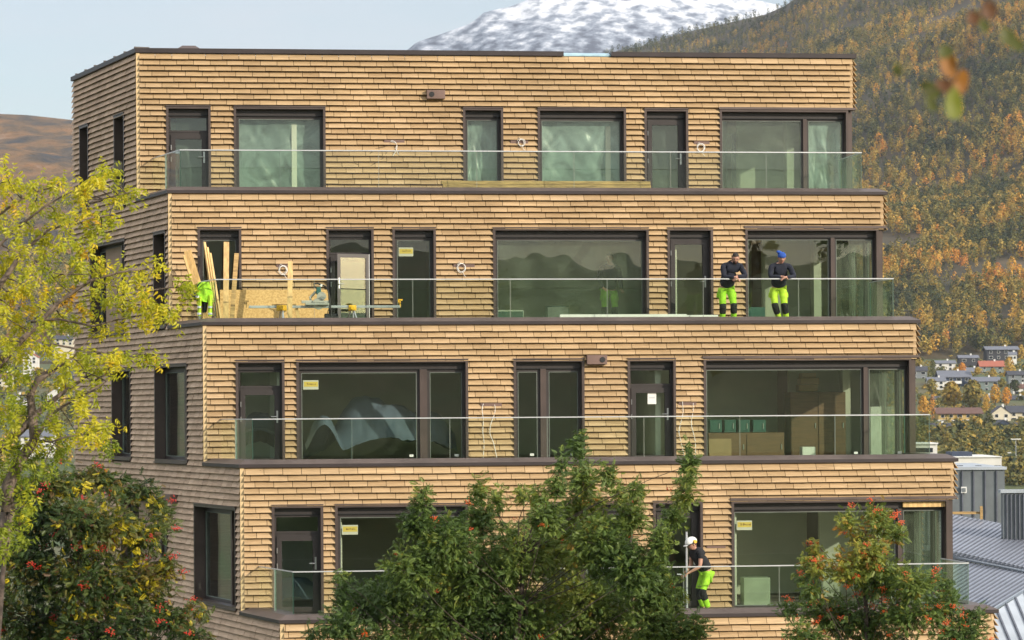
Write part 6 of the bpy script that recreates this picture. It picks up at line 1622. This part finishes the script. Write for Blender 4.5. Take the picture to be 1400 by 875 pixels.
# rail is .34 m in front of the feet and about 1.06 high above the terrace
railz = ZB[2] + .99 - FL[1]
LEAN1 = dict(pelvis=(-.07, .16, .86), waist=(-.05, .06, 1.02), chest=(.0, -.06, 1.20), neck=(.04, -.15, 1.38), head=(.07, -.23, 1.47), head_pitch=.50, head_yaw=-.12,
    shL=(-.185, -.09, 1.32), elL=(-.19, -.27, railz + .04), wrL=(.03, -.43, railz + .03), hdL=(.10, -.47, railz - .02),
    shR=(.20, -.11, 1.31), elR=(.29, -.27, railz + .05), wrR=(.06, -.37, railz + .05), hdR=(.0, -.42, railz + .0),
    hpL=(-.17, .14, .78), knL=(-.16, .06, .44), anL=(-.16, .16, .09), toL=(-.18, .0, .05), hpR=(.04, .14, .78), knR=(.08, .04, .45), anR=(.09, .14, .09), toR=(.10, -.02, .05))
LEAN2 = dict(pelvis=(.0, .16, .86), waist=(.0, .07, 1.02), chest=(.0, -.05, 1.20), neck=(.0, -.14, 1.38), head=(.01, -.21, 1.475), head_pitch=.32,
    shL=(-.20, -.10, 1.31), elL=(-.26, -.27, railz + .04), wrL=(-.02, -.38, railz + .045), hdL=(.05, -.41, railz + .03),
    shR=(.20, -.10, 1.31), elR=(.28, -.27, railz + .04), wrR=(.05, -.42, railz + .03), hdR=(-.03, -.45, railz + .0),
    hpL=(-.10, .15, .78), knL=(-.10, .04, .45), anL=(.06, .24, .09), toL=(.08, .10, .05), hpR=(.11, .15, .78), knR=(.12, .05, .45), anR=(.20, .20, .09), toR=(.22, .06, .05))
person('bearded dark-haired man in navy jacket and green trousers leaning on the glass rail', stand_at(1, 999, gl - .36), LEAN1, beard=True, yaw=yawF, group=None)
person('man with bright blue knitted hat leaning with folded hands on the glass rail', stand_at(1, 1066, gl - .36), LEAN2, trouser='hivis2', hat='blue', yaw=yawF)
# worker with helmet, turned to the left, bending
W3 = dict(pelvis=(.0, .16, .88), waist=(.0, .07, 1.0), chest=(.0, -.03, 1.16), neck=(.0, -.12, 1.32), head=(.0, -.19, 1.42), head_pitch=.42,
    shL=(-.19, -.08, 1.25), elL=(-.22, -.10, .97), wrL=(-.16, -.27, .82), hdL=(-.14, -.33, .76), shR=(.19, -.08, 1.25), elR=(.22, -.12, .97), wrR=(.12, -.30, .86), hdR=(.10, -.37, .82),
    hpL=(-.11, .15, .80), knL=(-.12, .02, .46), anL=(-.12, .14, .09), toL=(-.12, -.02, .05), hpR=(.11, .15, .80), knR=(.12, -.02, .46), anR=(.12, .12, .09), toR=(.12, -.04, .05))
person('worker in white hard hat and black T-shirt bending beside an aluminium pole', stand_at(3, 955, 1.15), W3, top='blacktee', hat='helmet', sleeves=False, yaw=yawF - math.radians(72))
# figure inside the big window behind the plastic
W4 = dict(pelvis=(.0, .05, .90), waist=(.0, .03, 1.06), chest=(.0, .0, 1.26), neck=(.0, -.02, 1.47), head=(-.02, -.05, 1.60), head_pitch=.1, head_yaw=-.6,
    shL=(-.20, .0, 1.40), elL=(-.25, -.02, 1.12), wrL=(-.22, -.18, .92), hdL=(-.2, -.26, .9), shR=(.20, .0, 1.40), elR=(.26, .02, 1.12), wrR=(.24, -.10, .90), hdR=(.23, -.18, .87),
    hpL=(-.11, .04, .82), knL=(-.12, .0, .47), anL=(-.13, .06, .09), toL=(-.14, -.08, .05), hpR=(.11, .04, .82), knR=(.12, -.01, .47), anR=(.13, .05, .09), toR=(.14, -.09, .05))
person('dim figure in dark jacket standing inside behind the plastic sheet of the big middle window', stand_at(1, 834, -1.0), W4, yaw=yawF + .2, sc=1.02)
# ================================================================== camera, light, sky
cam = bpy.data.cameras.new('camera'); co = bpy.data.objects.new('camera', cam); COL.objects.link(co)
cam.sensor_width = 36; cam.lens = F / 1400 * 36; cam.shift_y = (PY - 437.5) / 1400
cam.clip_start = .1; cam.clip_end = 60000
cam.dof.use_dof = True; cam.dof.focus_distance = 61; cam.dof.aperture_fstop = 6.5
co.matrix_world = Matrix.Rotation(math.radians(90), 4, 'X') @ Matrix.Rotation(-ROLL, 4, 'Z')
scene.camera = co
SUN_EL, SUN_AZ = math.radians(19), math.radians(50)          # azimuth to the right of straight behind the camera
sd = Vector((math.sin(SUN_AZ) * math.cos(SUN_EL), -math.cos(SUN_AZ) * math.cos(SUN_EL), math.sin(SUN_EL)))
sl = bpy.data.lights.new('sun', 'SUN'); sl.energy = 4.5; sl.angle = math.radians(.5); sl.color = (1, .90, .76)
so = bpy.data.objects.new('sun', sl); COL.objects.link(so); so.rotation_euler = (-sd).to_track_quat('-Z', 'Y').to_euler()
w = bpy.data.worlds.new('World'); scene.world = w; w.use_nodes = True; t = w.node_tree; t.nodes.clear()
sky = N(t, 'ShaderNodeTexSky'); sky.sky_type = 'NISHITA'; sky.sun_disc = False
sky.sun_elevation = SUN_EL; sky.sun_rotation = math.atan2(sd.x, sd.y); sky.dust_density = 1.6; sky.ozone_density = 1.2; sky.altitude = 50
bg = N(t, 'ShaderNodeBackground'); bg.inputs['Strength'].default_value = .15
out = N(t, 'ShaderNodeOutputWorld')
tc = N(t, 'ShaderNodeTexCoord'); mp = N(t, 'ShaderNodeMapping'); mp.inputs['Scale'].default_value = (3.0, 3.0, 16.0)
t.links.new(tc.outputs['Generated'], mp.inputs['Vector'])
nz = N(t, 'ShaderNodeTexNoise'); nz.inputs['Scale'].default_value = 1.6; nz.inputs['Detail'].default_value = 6; nz.inputs['Roughness'].default_value = .55
t.links.new(mp.outputs['Vector'], nz.inputs['Vector'])
mr = N(t, 'ShaderNodeMapRange'); mr.inputs['From Min'].default_value = .3; mr.inputs['From Max'].default_value = .72; mr.inputs['To Min'].default_value = .18; mr.inputs['To Max'].default_value = .8
t.links.new(nz.outputs['Fac'], mr.inputs['Value'])
mx = N(t, 'ShaderNodeMix', data_type='RGBA'); mx.inputs['B'].default_value = (4.4, 4.75, 5.2, 1)
t.links.new(mr.outputs['Result'], mx.inputs['Factor']); t.links.new(sky.outputs['Color'], mx.inputs['A'])
# bright overhead cloud, added out of view to lift the shaded side wall
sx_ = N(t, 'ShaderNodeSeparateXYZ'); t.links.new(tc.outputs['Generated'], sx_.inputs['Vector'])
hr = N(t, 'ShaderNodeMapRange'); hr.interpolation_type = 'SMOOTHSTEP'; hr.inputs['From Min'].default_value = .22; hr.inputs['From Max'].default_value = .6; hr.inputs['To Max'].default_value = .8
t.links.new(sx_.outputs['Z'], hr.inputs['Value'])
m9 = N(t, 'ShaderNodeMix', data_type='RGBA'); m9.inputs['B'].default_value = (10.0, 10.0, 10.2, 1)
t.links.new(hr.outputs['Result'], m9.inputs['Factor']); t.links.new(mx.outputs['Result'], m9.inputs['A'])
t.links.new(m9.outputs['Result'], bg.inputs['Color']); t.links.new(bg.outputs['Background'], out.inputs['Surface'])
scene.view_settings.view_transform = 'Standard'; scene.view_settings.look = 'None'; scene.view_settings.gamma = 1
scene.view_settings.exposure = 0.12
cy = scene.cycles
cy.max_bounces = 10; cy.transparent_max_bounces = 24; cy.glossy_bounces = 4; cy.diffuse_bounces = 3; cy.volume_bounces = 0
cy.use_denoising = True

# the air
mh, t = nt('haze_air'); out = N(t, 'ShaderNodeOutputMaterial'); v = N(t, 'ShaderNodeVolumePrincipled')
v.inputs['Color'].default_value = (.80, .88, 1, 1); v.inputs['Density'].default_value = .00004; v.inputs['Anisotropy'].default_value = 0.0
t.links.new(v.outputs['Volume'], out.inputs['Volume'])
mb = MB(); mb.box(-7050, 7050, -7050, 8200, -130, 760); o = mb.build('haze', mh); o['kind'] = 'stuff'
